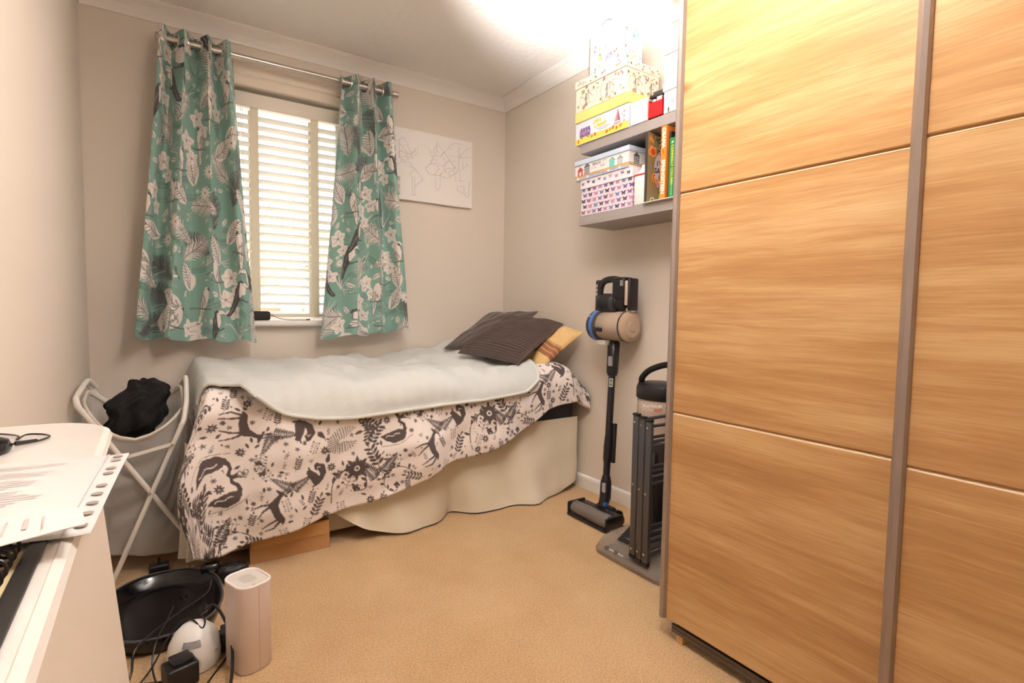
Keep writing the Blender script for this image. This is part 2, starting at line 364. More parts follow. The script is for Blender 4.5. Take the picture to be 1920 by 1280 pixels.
# coved cornice
def cornice(name, a, b, inward):
    prof = [(0, 0), (0, -.070), (.006, -.071), (.008, -.062), (.013, -.050), (.024, -.034), (.038, -.022), (.052, -.014), (.062, -.010), (.066, -.006), (.072, -.005), (.072, 0)]
    a = Vector(a); b = Vector(b); n = Vector(inward); mb = MB()
    vs = [p+n*d+Vector((0, 0, h)) for p in (a, b) for d, h in prof]; k = len(prof)
    mb.add(vs, [(i, (i+1) % k, k+(i+1) % k, k+i) for i in range(k)]+[tuple(range(k)), tuple(range(k, 2*k))[::-1]])
    struct(name, mb, m_white)
cornice('trim_1', (XL, 0, H), (0, 0, H), (0, -1, 0)); cornice('trim_2', (0, YN, H), (0, 0, H), (-1, 0, 0))
cornice('trim_3', (XL, YN, H), (XL, 0, H), (1, 0, 0)); cornice('trim_4', (XL, YN, H), (0, YN, H), (0, 1, 0))
def skirting(name, a, b, inward):
    a = Vector(a); b = Vector(b); n = Vector(inward); prof = [(0, 0), (.015, 0), (.015, .055), (.012, .066), (.006, .072), (0, .073)]; k = len(prof); mb = MB()
    mb.add([p+n*d+Vector((0, 0, h)) for p in (a, b) for d, h in prof], [(i, (i+1) % k, k+(i+1) % k, k+i) for i in range(k)]+[tuple(range(k)), tuple(range(k, 2*k))[::-1]])
    struct(name, mb, m_white)
skirting('baseboard_right', (0, YN, 0), (0, 0, 0), (-1, 0, 0)); skirting('baseboard_back', (XL, 0, 0), (0, 0, 0), (0, -1, 0)); skirting('baseboard_left', (XL, YN, 0), (XL, 0, 0), (1, 0, 0))
# pendant lamp added to carry the fill light, unseen above the picture
pl_ = thing('fill_pendant', 'white fabric drum pendant lamp added out of view as fill light', 'lamp', (-1.22, -2.35, 2.02))
mshade = bpy.data.materials.new('lamp_shade_cloth'); mshade.use_nodes = True; n, l, p = nodes(mshade); tlb = n.new('ShaderNodeBsdfTranslucent'); tlb.inputs[0].default_value = (.9, .86, .8, 1); mxs = n.new('ShaderNodeMixShader'); mxs.inputs[0].default_value = .6
p.inputs['Base Color'].default_value = (.85, .82, .78, 1); l.new(p.outputs[0], mxs.inputs[1]); l.new(tlb.outputs[0], mxs.inputs[2]); l.new(mxs.outputs[0], n['Material Output'].inputs[0])
mk('shade', MB().lathe([(.15, 0), (.15, .18)], (-1.22, -2.35, 2.02), seg=40, caps=False), mshade, pl_, smooth=True)
mk('flex', MB().tube([(-1.22, -2.35, 2.16), (-1.22, -2.35, H-.02)], .004, 8), m_white, pl_); mk('ceiling_rose', MB().lathe([(.045, -.022), (.05, -.01), (.05, 0)], (-1.22, -2.35, H), seg=24), m_white, pl_, smooth=True)
mk('spider', MB().tube([(-1.37, -2.35, 2.19), (-1.07, -2.35, 2.19)], .002, 6).tube([(-1.22, -2.50, 2.19), (-1.22, -2.20, 2.19)], .002, 6), m_white, pl_); mk('bulb_holder', MB().lathe([(.016, 2.165), (.018, 2.20)], (-1.22, -2.35, 0), seg=16), m_white, pl_)
# ------------------------------------------------------------------ window
win = MB().box(WX0, WX1, .17, .235, WZ0, WZ0+.05, .004).box(WX0, WX1, .17, .235, WZ1-.05, WZ1, .004).box(WX0, WX0+.05, .17, .235, WZ0+.05, WZ1-.05, .004).box(WX1-.05, WX1, .17, .235, WZ0+.05, WZ1-.05, .004)
wo = struct('window_1', win, m_white)
glass = clear_mat('#ffffff', .96, .02)
for a, b in ((WX0+.05, WX1-.05),): mk('pane', MB().box(a, b, .198, .204, WZ0+.05, WZ1-.05), glass, wo)
mk('window_handle', MB().box(-1.700, -1.680, .155, .172, 1.40, 1.43, .003).box(-1.698, -1.684, .145, .158, 1.30, 1.43, .004), m_white, wo)
# window board, rounded nose
sb = MB(); prof = [(.17, .895)]+[(.17, .875)]+[(-.035, .868)]+[(-.052+.0*i, .870) for i in range(1)]+[(-.06, .878), (-.062, .888), (-.058, .897), (-.048, .9), (.17, .9)]
prof = [(.17, .9), (.17, .872), (-.028, .868), (-.040, .870), (-.047, .877), (-.049, .885), (-.046, .893), (-.038, .899), (-.028, .9)]
for (a, b) in ((WX0-.06, WX1+.06),):
    k = len(prof); sb.add([(x, y, z) for x in (a, b) for y, z in [(yy if yy < 0 else yy, zz) for yy, zz in prof]], [(i, (i+1) % k, k+(i+1) % k, k+i) for i in range(k)]+[tuple(range(k)), tuple(range(k, 2*k))[::-1]])
sb.v = [(min(max(x, WX0), WX1) if y > 0 else x, y, z) for x, y, z in sb.v]
struct('trim_5', sb, m_white, label='white rounded window board under the blind', smooth=True)
# moulded board above the opening
bd = MB(); prof = [(0, 2.19), (-.012, 2.19), (-.016, 2.186), (-.016, 2.128), (-.012, 2.124), (-.010, 2.120), (-.018, 2.116), (-.020, 2.110), (-.020, 2.078), (-.016, 2.073), (0, 2.073)]
k = len(prof); bd.add([(x, y, z) for x in (WX0-.05, WX1+.05) for y, z in prof], [(i, (i+1) % k, k+(i+1) % k, k+i) for i in range(k)]+[tuple(range(k)), tuple(range(k, 2*k))[::-1]])
struct('trim_6', bd, pm('#efe4d3', .5, name='cream_gloss'), label='moulded cream board above the window opening')
# ------------------------------------------------------------------ venetian blind
m_slat = pm('#ebe3d6', .45, name='cream_slat'); m_tape = pm('#efe6d0', .9, name='cream_tape', bump=(400, .2, .001))
B = thing('venetian_blind', 'cream wooden slatted venetian blind with wide tapes in the window', 'blind', (-1.365, .07, WZ0+.01))
mk('pelmet', MB().box(WX0+.006, WX1-.006, .022, .032, 1.985, 2.055, .003), m_slat, B)
mk('head_rail', MB().box(WX0+.01, WX1-.01, .036, .10, 2.00, 2.05, .003), m_slat, B)
slat_mesh = None; pitch = .0455; zs = 1.945
sl = MB(); tl = math.radians(-13); nn = 5
for i in range(nn+1):
    q = -.025+.05*i/nn; c = .0022*(1-(q/.025)**2)
    for zz in (c-.0013, c+.0013): sl.v += [(a, q, zz) for a in (WX0+.012, WX1-.012)]
for i in range(nn):
    b = i*4; sl.f += [(b, b+4, b+5, b+1), (b+2, b+3, b+7, b+6), (b, b+2, b+6, b+4), (b+1, b+5, b+7, b+3)]
sl.f += [(0, 1, 3, 2), (nn*4, nn*4+2, nn*4+3, nn*4+1)]; sl.m = [0]*len(sl.f)
sl.xf(Matrix.Rotation(tl, 4, 'X'))
base = None; z = zs; cnt = 0
while z > .965:
    if base is None: base = mk('slat', MB().add([(p[0], p[1]+.07, p[2]+z) for p in sl.v], sl.f), m_slat, B, smooth=True, origin=(-1.365, .07, z)); 
    else:
        o = base.copy(); C.objects.link(o); o.parent = B; o.location = Vector((-1.365, .07, z))-wl(B)
    z -= pitch; cnt += 1
mk('bottom_rail', MB().box(WX0+.012, WX1-.012, .045, .095, .918, .936, .004), m_slat, B)
for a in (-1.533, -1.233):
    for yy in (.038, .1005):
        mk('tape', MB().box(a, a+.040, yy, yy+.0015, .915, 1.99), m_tape, B)
for a in (-1.585, -1.575, -1.567, -1.098, -1.090): mk('cord', MB().tube([(a, .033, 1.99), (a+.002, .033, 1.75), (a, .033, 1.52)], .0011, 6), pm('#eee4d4', .8), B)
for a in (-1.585, -1.098): mk('tassel', MB().lathe([(.002, .03), (.005, .024), (.006, .004), (.004, 0)], (a, .033, 1.49), seg=10), m_slat, B, smooth=True)
# small black pouch and cable on the window board
pc = thing('black_pouch', 'small black pouch with a thin cable on the window board', 'pouch', (-1.50, -.005, .901))
mk('body', MB().box(-1.575, -1.455, -.03, .018, .901, .948, .012, 3), pm('#241f20', .7), pc, smooth=True)
mk('cable', MB().tube(spl([(-1.456, -.004, .930), (-1.435, -.006, .922), (-1.40, -.012, .908), (-1.36, -.018, .9035), (-1.31, -.014, .9035), (-1.272, -.012, .9035)], 6), .0016, 6), m_black, pc, smooth=True)
mk('plug', MB().box(-1.275, -1.255, -.017, -.007, .9015, .908, .002), m_black, pc)
# ------------------------------------------------------------------ house across the road
hs = thing('brick_house', 'house across the road with orange tiled roof and small gable', 'house', (1.5, 14, -2.8))
m_brick = pm('#d3ab8c', .9, var=(14, .15)); m_tile = pm('#e0b884', .9, var=(30, .2)); m_pv = pm('#f4f4f4', .5)
mk('wall', MB().box(-5, 8, 12.0, 17, -2.8, 1.62), m_brick, hs)
rf = mk('roof', MB().add([(-5.3, 11.6, 1.55), (8.3, 11.6, 1.55), (8.3, 14.5, 3.35), (-5.3, 14.5, 3.35), (-5.3, 17.4, 1.55), (8.3, 17.4, 1.55), (-5.3, 11.6, 1.45), (8.3, 11.6, 1.45), (-5.3, 17.4, 1.45), (8.3, 17.4, 1.45)],
   [(0, 1, 2, 3), (3, 2, 5, 4), (0, 6, 7, 1), (4, 5, 9, 8), (6, 8, 9, 7), (0, 3, 4, 8, 6), (1, 7, 9, 5, 2)]), m_tile, hs)
tl0 = None
for r in range(9):
    yy = 11.6+.322*r; zz = 1.555+.2*r
    mb = MB().box(-5.3, 8.3, yy, yy+.34, zz, zz+.03); t0 = mk('tile_course', mb, m_tile, rf)
gb = mk('gable', MB().prism([(.0, .9), (2.35, .9), (2.35, 1.3), (1.175, 2.12), (0, 1.3)], lambda u, v, w_: (u+.05, w_, v), 11.0, 12.4), pm('#d8b79c', .9), hs)
mk('barge_board', MB().prism([(-.15, 1.12), (0, 1.12), (1.175, 1.98), (2.35, 1.12), (2.5, 1.12), (1.175, 2.16)], lambda u, v, w_: (u+.05, w_, v), 10.9, 11.02), pm('#8f95a0', .7), hs)
for a, b in ((.62, 1.10), (1.18, 1.75)):
    f = mk('window', MB().box(a, b, 10.95, 11.02, .75, 1.45), m_pv, hs); mk('pane', MB().box(a+.05, b-.05, 10.94, 10.955, .80, 1.40), pm('#aeb9c4', .1), f)
struct('ground_outside', MB().box(-30, 30, .6, 40, -3.0, -2.8), pm('#a8a59c', .95))
# ================================================================== CURTAINS
TEAL = '#83a79b'
def draw_curtain(seed):
    cv = Canvas(1.25, 1.42, .0024, TEAL); rg = random.Random(seed)
    Wt, Pk, Dk, Md = '#e9e0da', '#cfc0b9', '#5c5b5b', '#8f8a86'
    def frond(x, y, s, r, dark=False):
        cv.at(x, y, s, r); c1, c2 = (Dk, Md) if dark else (Wt, Pk)
        for k in range(15):
            t = k/14; px_, py_ = .02*math.sin(t*2), t
            L = .36*math.sin(math.pi*(.12+.8*t))+.05
            for sg in (-1, 1):
                e = (px_+sg*L*.85, py_+L*.62); mth_ = ((px_+e[0])/2+sg*.02, (py_+e[1])/2+.05)
                cv.path([(px_, py_), mth_, e], (.024, .006), c1 if rg.random() < .8 else c2)
                if rg.random() < .8: cv.path([(px_, py_+.02), (mth_[0], mth_[1]+.028), (e[0], e[1]+.015)], .006, Dk)
        cv.path([(0, 0), (.02, .5), (.02, 1.02)], .012, Dk)
    def leafy(x, y, s, r):
        cv.at(x, y, s, r); cv.leaf((0, 0), (0, 1), .26, Wt); cv.path([(0, 0), (0, 1)], .012, Dk)
        for k in range(9):
            t = .1+k*.09; L = .24*math.sin(math.pi*t)
            for sg in (-1, 1): cv.path([(0, t), (sg*L, t+.13)], .011, Md if k % 2 else Dk)
    def flower(x, y, s):
        for k in range(5):
            a = k*1.2566+rg.random()*.3; cv.at(x, y, s, a); cv.leaf((0, .05), (0, 1), .36, Wt); cv.path([(0, .1), (.03, .7)], .02, Md); cv.path([(-.14, .3), (-.10, .6)], .014, Pk)
        cv.at(x, y, s); cv.dot((0, 0), .14, Md); cv.dot((0, 0), .07, '#b58f8d')
    def parrot(x, y, s, fl):
        cv.at(x, y, s, rg.uniform(-.2, .2), fl)
        cv.blob([(0, .62, .17), (-.03, .3, .24), (-.08, 0, .2), (-.14, -.3, .10), (-.2, -.95, .05)], Dk)
        cv.blob([(0, .62, .15), (-.03, .3, .215), (-.08, 0, .175), (-.14, -.3, .08), (-.2, -.92, .035)], Wt)
        cv.blob([(.13, .68, .07), (.2, .58, .035)], Dk); cv.dot((.05, .68), .025, '#222222'); cv.path([(-.2, .4), (-.22, .1), (-.16, -.25)], .022, Md); cv.path([(-.1, .35), (-.13, .05), (-.16, -.6)], .02, Md); cv.path([(-.02, .2), (-.08, -.2)], .014, Pk)
        for k in range(6): cv.path([(-.16+.03*k, .3-.05*k), (-.14+.03*k, .16-.05*k)], .012, Md)
        cv.path([(-.5, -.22), (0, -.26), (.45, -.2)], .03, Dk); cv.path([(-.5, -.23), (.45, -.21)], .01, Md)
    def toucan(x, y, s, fl):
        cv.at(x, y, s, rg.uniform(-.25, .25), fl)
        cv.blob([(.05, .5, .15), (-.1, .15, .24), (-.3, -.2, .16), (-.55, -.7, .06)], '#4d4c4c'); cv.blob([(.12, .46, .12), (.08, .2, .13), (.0, .02, .07)], Wt)
        cv.blob([(.2, .55, .1), (.42, .54, .085), (.64, .42, .035)], '#222222'); cv.blob([(.2, .55, .085), (.42, .545, .07), (.62, .43, .022)], Wt); cv.dot((.08, .57), .03, '#222222')
        for k in range(8): cv.path([(-.12-.05*k, .3-.11*k), (-.2-.05*k, .1-.11*k)], .014, Md)
        cv.path([(-.4, -.22), (.35, -.12)], .03, Dk)
    def grass(x, y, s):
        for k in range(9):
            cv.at(x, y, s, rg.uniform(-.7, .7)); cv.path([(0, 0), (.03, .5), (.12, 1)], (.026, .006), Wt if k % 3 else Dk)
    def daisy(x, y, s):
        cv.at(x, y, s)
        for k in range(11): a = k*.571; cv.leaf((0, 0), (math.cos(a), math.sin(a)), .13, Wt)
        cv.dot((0, 0), .16, Md)
    kinds = ['frond', 'toucan', 'leafy', 'parrot', 'flower', 'dark', 'grass', 'daisy', 'flower', 'parrot', 'leafy', 'frond']
    cells = []
    nx, ny = 11, 12
    for j in range(ny):
        for i in range(nx):
            cells.append(((i+.5+(.5 if j % 2 else 0)+rg.uniform(-.22, .22))*1.25/nx, (j+.5+rg.uniform(-.22, .22))*1.42/ny, kinds[(i*5+j*7+seed) % len(kinds)]))
    order = {'dark': 0, 'grass': 1, 'frond': 2, 'leafy': 3, 'daisy': 4, 'flower': 5, 'toucan': 6, 'parrot': 7}
    for i in range(130):  # background hatching and twigs
        cv.at(rg.uniform(0, 1.25), rg.uniform(0, 1.42), .06, rg.uniform(-.6, .6)); q = rg.uniform(-.3, .3)
        for k in range(4): cv.path([(-.5, k*.13), (0, k*.13+q*.3), (.5, k*.13+q)], .022, rg.choice([Dk, Md, '#557f74']))
    for x, y, kd in sorted(cells, key=lambda c: order[c[2]]):
        if kd == 'dark': frond(x, y-.05, .15, rg.uniform(-1.2, 1.2), True)
        elif kd == 'frond': frond(x, y-.06, .15, rg.uniform(-1.5, 1.5))
        elif kd == 'leafy': leafy(x, y-.06, .145, rg.uniform(-1.4, 1.4))
        elif kd == 'grass': grass(x, y-.04, .09)
        elif kd == 'daisy': daisy(x, y, .035)
        elif kd == 'flower': flower(x, y, .048); flower(x+.035, y-.065, .038)
        elif kd == 'parrot': parrot(x, y, .100, rg.choice([-1, 1]))
        else: toucan(x, y, .115, rg.choice([-1, 1]))
    # fill what is still plain with small leaves and buds
    bgc = np.array(hx(TEAL))
    for k in range(2600):
        r_ = rg.choice([.020, .016, .012]) if k > 700 else .026; x, y = rg.uniform(.02, 1.23), rg.uniform(.02, 1.40); i, j, d = int(x/cv.px), int(y/cv.px), int(r_*.8/cv.px)
        if np.abs(cv.a[max(0, j-d):j+d+1, max(0, i-d):i+d+1]-bgc).max() > .02 or rg.random() < .25: continue
        cv.at(x, y, r_, rg.uniform(0, 6.28)); q = rg.random()
        if q < .45: cv.leaf((0, -1), (0, 1), .42, Wt); cv.path([(0, -.9), (0, .9)], .05, Dk); cv.path([(0, -.2), (.3, .2)], .04, Md)
        elif q < .7:
            for m_ in range(5): cv.path([(0, -1), (.25*(m_-2), .2), (.5*(m_-2), 1)], (.09, .03), Wt if m_ % 2 == 0 else Md)
        elif q < .85: daisy(x, y, r_*.9)
        else: cv.path([(-1, 0), (0, .2), (1, -.1)], .09, Dk); cv.leaf((0, .2), (.3, 1), .2, Pk); cv.leaf((-.3, .1), (-.7, .8), .2, Wt)
    return cv
m_curt = colattr('bird_print_cotton', .85, (500, .15, .001), .15)
def curtain(name, label, xt, xb, zb, waves, ph, seed, skew):
    nv, nu = 560, 400; u = np.linspace(0, 1, nu)[None, :]; v = np.linspace(0, 1, nv)[:, None]
    ztop = 2.212
    uw = u+.05*np.sin(2*np.pi*u+ph)*(.3+.7*v)                       # folds drift towards the hem
    xl = xt[0]+(xb[0]-xt[0])*v**1.15; xr = xt[1]+(xb[1]-xt[1])*v**1.15
    amp = .046*(1-.25*v)+.012*v*np.sin(5*u+ph)
    phase = 2*np.pi*waves*(uw+skew*v*np.sin(np.pi*u))+ph
    x = xl+(xr-xl)*u+.013*np.sin(2*phase)*np.sin(np.pi*u)+.008*np.sin(phase+1.3)*v*np.sin(np.pi*u)
    y = -.110-amp*np.tanh(1.9*np.sin(phase))/.956-.018*v+.004*wob(u*.6+v*0, v*1.3, .5, seed)*v
    zb_ = zb[0]+(zb[1]-zb[0])*u+.010*np.sin(phase+.5)
    z = ztop+(zb_-ztop)*v
    P = np.stack([x+0*v, y+0*v, z+0*u], -1)
    mid = P[nv//2]; arc = np.concatenate([[0], np.cumsum(np.linalg.norm(np.diff(mid, axis=0), axis=1))])
    cv = draw_curtain(seed); col = cv.sample(np.tile(arc[None, :]+.05, (nv, 1)), np.tile((1-v)*1.36, (1, nu)))
    o = grid(name, P, m_curt, None, col); tag(o, label, 'curtain', 'pair of bird print curtains')
    # hem fold at the bottom and metal eyelets where the cloth crosses the pole
    row = int((ztop-2.172)/(ztop-.82)*nv); yy = P[row, :, 1]
    for i in range(nu-1):
        if (yy[i]+.1)*(yy[i+1]+.1) < 0:
            c = P[row, i]; nrm = Vector((P[row, i+1]-P[row, i])).normalized().cross(Vector((0, 0, 1))).normalized()
            a = Vector((0, 0, 1)); b = nrm.cross(a)
            rg_ = MB().tube([Vector((c[0], c[1], 2.172))+(a*math.cos(t)+b*math.sin(t))*.023 for t in np.linspace(0, 2*math.pi, 20, endpoint=False)], .0045, 6, closed=True)
            mk('eyelet', rg_, m_metal, o, smooth=True)
    return o
curtain('eyelet_curtain', 'teal curtain with white birds, bunched beside the left wall corner', (-1.915, -1.622), (-2.035, -1.535), (.822, .80), 3.5, .6, 5, .05)
curtain('eyelet_curtain', 'teal curtain with white birds, hanging next to the map canvas', (-1.118, -.848), (-1.235, -.735), (.805, .848), 3.0, 2.2, 11, -.04)
cp = thing('curtain_pole', 'brushed steel curtain pole with plain end caps over the window', 'curtain pole', (-1.365, -.1, 2.158))
mk('pole', MB().lathe([(.013, -1.895), (.013, -1.30)], (0, -.1, 2.172), 'x', 20).lathe([(.0145, -1.30), (.0145, -.825)], (0, -.1, 2.172), 'x', 20), m_metal, cp, smooth=True)
for a, b in ((-1.93, -1.893), (-.83, -.79)): mk('end_cap', MB().lathe([(.016, a), (.019, a+.003), (.019, b-.003), (.016, b)], (0, -.1, 2.172), 'x', 20), m_metal, cp, smooth=True)
for a in (-1.885, -.84): mk('bracket', MB().tube([(a, 0.0, 2.172), (a, -.082, 2.172)], .007, 10).lathe([(.024, -.006), (.024, 0.0)], (a, 0, 2.172), 'y', 18), m_metal, cp, smooth=True)
# ================================================================== MAP CANVAS
cx0, cx1, cz0, cz1 = -.826, -.259, 1.614, 2.028
cn = thing('map_canvas', 'white canvas print of a world map drawn as thin coloured route lines', 'canvas', (-.54, -.01, cz0))
mk('canvas_body', MB().box(cx0, cx1, -.022, -.001, cz0, cz1, .003), pm('#f3eeea', .8, bump=(600, .2, .001)), cn)
pr = Print((cx0, -.022, cz1), ((cx1-cx0), 0, 0), (0, 0, -(cz1-cz0)), (0, -1, 0))
def q(pts): return [((x-45)/1205, (y-(60+(x-45)*.195))/ (1020+ (x-45)*-.075)) for x, y in pts]
LN = [([(100, 150), (105, 200), (205, 310), (300, 440), (360, 500)], '#d98f98'), ([(205, 540), (210, 250), (250, 245), (320, 310), (320, 370), (360, 430), (365, 480)], '#a9a3b5'), ([(200, 430), (210, 500), (240, 545), (300, 560), (345, 580), (420, 680), (520, 800), (510, 835), (420, 915)], '#9aa08f'),
 ([(225, 590), (180, 600), (100, 665)], '#c59aa5'), ([(240, 545), (225, 590)], '#9a9aa8'), ([(220, 420), (270, 450), (300, 470), (310, 540), (350, 510), (240, 500)], '#d99a94'), ([(340, 480), (410, 430), (412, 390)], '#8f8f9f'), ([(360, 520), (420, 480), (455, 440), (458, 330), (590, 355), (620, 430), (650, 500)], '#d8c79a'),
 ([(250, 570), (310, 640), (380, 660), (330, 600), (250, 570)], '#b7b9c4'), ([(420, 680), (345, 740), (380, 790), (385, 1045), (415, 1045), (412, 800)], '#a9ad9a'), ([(660, 530), (625, 600), (560, 665), (620, 745), (760, 765), (780, 730)], '#8f8a98'), ([(625, 600), (680, 590), (750, 650), (745, 680), (680, 750)], '#a39fae'),
 ([(700, 780), (705, 950), (730, 965), (770, 915), (770, 770)], '#c7a9b9'), ([(720, 290), (720, 430), (680, 490), (640, 560)], '#b59fa6'), ([(640, 490), (700, 480), (760, 500), (820, 430), (740, 330), (690, 370), (670, 450)], '#b5b0a0'), ([(700, 540), (740, 600), (800, 630), (850, 570), (820, 510), (760, 490)], '#b8b4d4'),
 ([(780, 480), (870, 385), (975, 300), (1070, 322)], '#c2a0aa'), ([(880, 380), (960, 395)], '#d7a3b5'), ([(820, 430), (900, 540), (1000, 670)], '#9aa39a'), ([(870, 480), (1040, 500), (1130, 525)], '#b3b9a4'), ([(1040, 370), (1040, 680), (985, 735), (905, 780), (900, 690)], '#a49a9a'), ([(1050, 490), (1150, 395), (1205, 370)], '#e08f96'),
 ([(1040, 510), (1215, 500)], '#b9c4d0'), ([(820, 640), (900, 545), (990, 650), (930, 665), (820, 655)], '#8f8f95'), ([(760, 770), (830, 690), (860, 720), (820, 655)], '#d7a39c'), ([(790, 775), (870, 800)], '#8f9a8f'), ([(970, 700), (990, 790), (985, 830), (1090, 840)], '#cbb4b4'), ([(1100, 560), (1100, 660), (1170, 620), (1150, 570)], '#b9b9c9'),
 ([(1060, 690), (1060, 830)], '#c4c0d8'), ([(1200, 850), (1195, 1050), (1160, 1060), (1120, 1010), (1020, 970), (1030, 910), (1125, 910), (1125, 1010)], '#a59aa5'), ([(930, 560), (1010, 565)], '#b9bfae'), ([(1020, 660), (940, 700)], '#d0a0a0')]
def pale(h): return '#%02x%02x%02x' % tuple(int(int(h[i:i+2], 16)*.62+240*.38) for i in (1, 3, 5))
for p_, c_ in LN: pr.line(q(p_), .0046, pale(c_))
rg = random.Random(3)
for p_, c_ in LN:
    for a, b in q(p_): pr.disc(a, b, .0055, '#f3eeea', n=8) if rg.random() < .4 else pr.rect(a, a+.03, b-.003, b+.002, '#d9d2d0')
pr.done(cn, 'map_print'); pr.mb = MB()
for k, c_ in enumerate(['#77707a', '#b7a8b5', '#cfcf9a', '#e0787f', '#d9646c', '#eab0ac', '#e2b3b0', '#9a9a6f']): pr.rect(.088, .142, .690+k*.032, .714+k*.032, c_).rect(.092, .138, .697+k*.032, .703+k*.032, '#efe6e2')
pr.done(cn, 'map_key')
# ================================================================== BED
bed = thing('divan_bed', 'single divan bed with cream valance pushed against the window wall', 'bed', (-.97, -.46, 0))
m_val = pm('#e2d7c2', .9, bump=(300, .15, .001), name='cream_cotton', sheen=.1)
mk('divan_base', MB().box(-1.775, -.06, -.80, -.05, .03, .34, .012), pm('#cbbda6', .9), bed)
mk('mattress', MB().box(-1.795, -.05, -.83, -.035, .345, .585, .05, 4), pm('#3d3f45', .9, bump=(60, .2, .003)), bed, smooth=True)
# valance: cloth hanging from under the mattress to the floor
def valance():
    nu, nv = 260, 60; u = np.linspace(0, 1, nu)[None, :]; v = np.linspace(0, 1, nv)[:, None]
    x = -1.42+(1.42-.045)*u+0*v
    e = np.exp(-((x+1.42)/.17)**2)                                  # rucked up where it leaves the box
    f = .018*np.sin(9*x+.6)+.020*np.sin(4.1*x+2.1)+.014*np.sin(21*x)+.006*np.sin(37*x+1)
    y = -.842+f*v**.7-.035*v**2*np.sin(3.3*(x+.9))**2-.05*v*np.exp(-((x+1.13)/.14)**2)+.055*v*np.exp(-((x+.80)/.06)**2)-.05*v*np.exp(-((x+.45)/.30)**2)
    y = y+.008*wob(x, v*.35+0*x, .28, 4)*v
    zb = .008+.13*e+.035*np.exp(-((x+.045)/.10)**2)
    z = .40+(zb-.40)*v
    x = x+.06*v*np.exp(-((x+.045)/.12)**2)*0
    P = np.stack([x, y+0*x, z+0*x], -1)
    return P
V = valance()
# turn the corner at the head end and run back towards the wall
nb = 50; t = np.linspace(0, 1, nb+1)[1:][None, :, None]; last = V[:, -1:, :]; k = np.linspace(0, 1, V.shape[0])[:, None, None]
ret = last+np.concatenate([(.024*np.sin(t*3.1)*k+.0*t)-.0, t*.34+0*k, .02*k*np.sin(t*7)], -1)
grid('valance', np.concatenate([V, ret], 1), m_val, bed)
# rucked corner of the valance at the foot
nu, nv = 90, 50; u = np.linspace(0, 1, nu)[None, :]; v = np.linspace(0, 1, nv)[:, None]
ang = u*1.5-.35; rad = .055+.05*v+.018*np.sin(7*u*3.14+v*2)*v
xx = -1.838+.0*v-np.cos(ang*1.6)*rad*.75+.02*v; yy = -.815-np.sin(ang*1.6)*rad*.6-.02*v; zz = .47+(.05+.07*np.abs(u-.45)-.47)*v+.014*np.sin(v*12+u*5)
grid('valance_corner', np.stack([xx, yy, zz+0*u], -1), m_val, bed)
# ---- the duvet surface: s runs along the bed, t across it and down over the front edge
def drape(s, t, off=0.0, wr=1.0):
    s = np.asarray(s, float); t = np.asarray(t, float)
    over = np.maximum(0, -1.80-s); x = np.where(over > 0, -1.80-.038*(1-np.exp(-over/.04)), s)
    ht = np.clip((t-.74)/.3, 0, 1); ht = ht*ht*(3-2*ht)              # 0 on the top, 1 on the hanging front
    zt = .655+.022*np.exp(-((s+1.75)/.25)**2)+.012*np.exp(-((s+.95)/.5)**2)
    zt = zt+.062*np.exp(-((s+.52)/.30)**2)*np.exp(-((t-.10)/.26)**2)          # pillow end towards the wall
    zt = zt+.045*np.exp(-((s+.20)/.17)**2)*np.exp(-((t-.62)/.40)**2)
    zt = zt+.028*np.exp(-((s+1.30)/.30)**2)*np.exp(-((t-.25)/.25)**2)-.026*np.exp(-((s+.88)/.10)**2)*np.exp(-((t-.10)/.30)**2)
    zt = zt-np.minimum(over, .30)*.95-.16*np.clip((s+.16)/.14, 0, 1)**2.2
    zh = np.interp(s, [-2.2, -1.90, -1.80, -1.52, -1.14, -.73, -.42, -.29, -.10, -.02], [.12, .095, .095, .140, .205, .335, .455, .495, .50, .455])
    zt = np.maximum(zt, zh+.13)
    A = .185; th = np.clip((t-.75)/A, 0, 1)*np.pi/2; dn = np.maximum(0, t-.75-A)
    y = -.03-np.minimum(t, .75)-.125*np.sin(th)-.032*(1-np.exp(-dn/.12))
    z = zt-.115+.115*np.cos(th)-dn
    # soft folds
    fold = .016*np.sin(6.1*s+1.0)+.010*np.sin(13.0*s+2.0*t)+.008*np.sin(21*s-3*t)
    y = y-fold*ht*np.clip(dn/.15, 0, 1)*wr
    w1 = wob(s, t, .42, 21)*.008+wob(s*1.0, t, .17, 5)*.0042+wob(s, t, .08, 9)*.0014
    y = y-w1*ht*wr; z = z+w1*(1-ht)*wr
    fl = np.exp(-(np.maximum(0, s+1.98)/.24)**2); x = x+fl*(.27*np.maximum(0, dn-.08)-.070*np.clip((t-.80)/.18, 0, 1))
    # outward offset
    ny = -np.sin(th); nz = np.cos(th)
    return np.stack([x, y+off*ny, z+off*nz], -1), zt, zh
def tmax(s):
    _, zt, zh = drape(s, np.zeros_like(s)); return .75+.185+np.maximum(0, zt-.115-zh)
DK, BG = '#5b504e', '#ebe1dc'
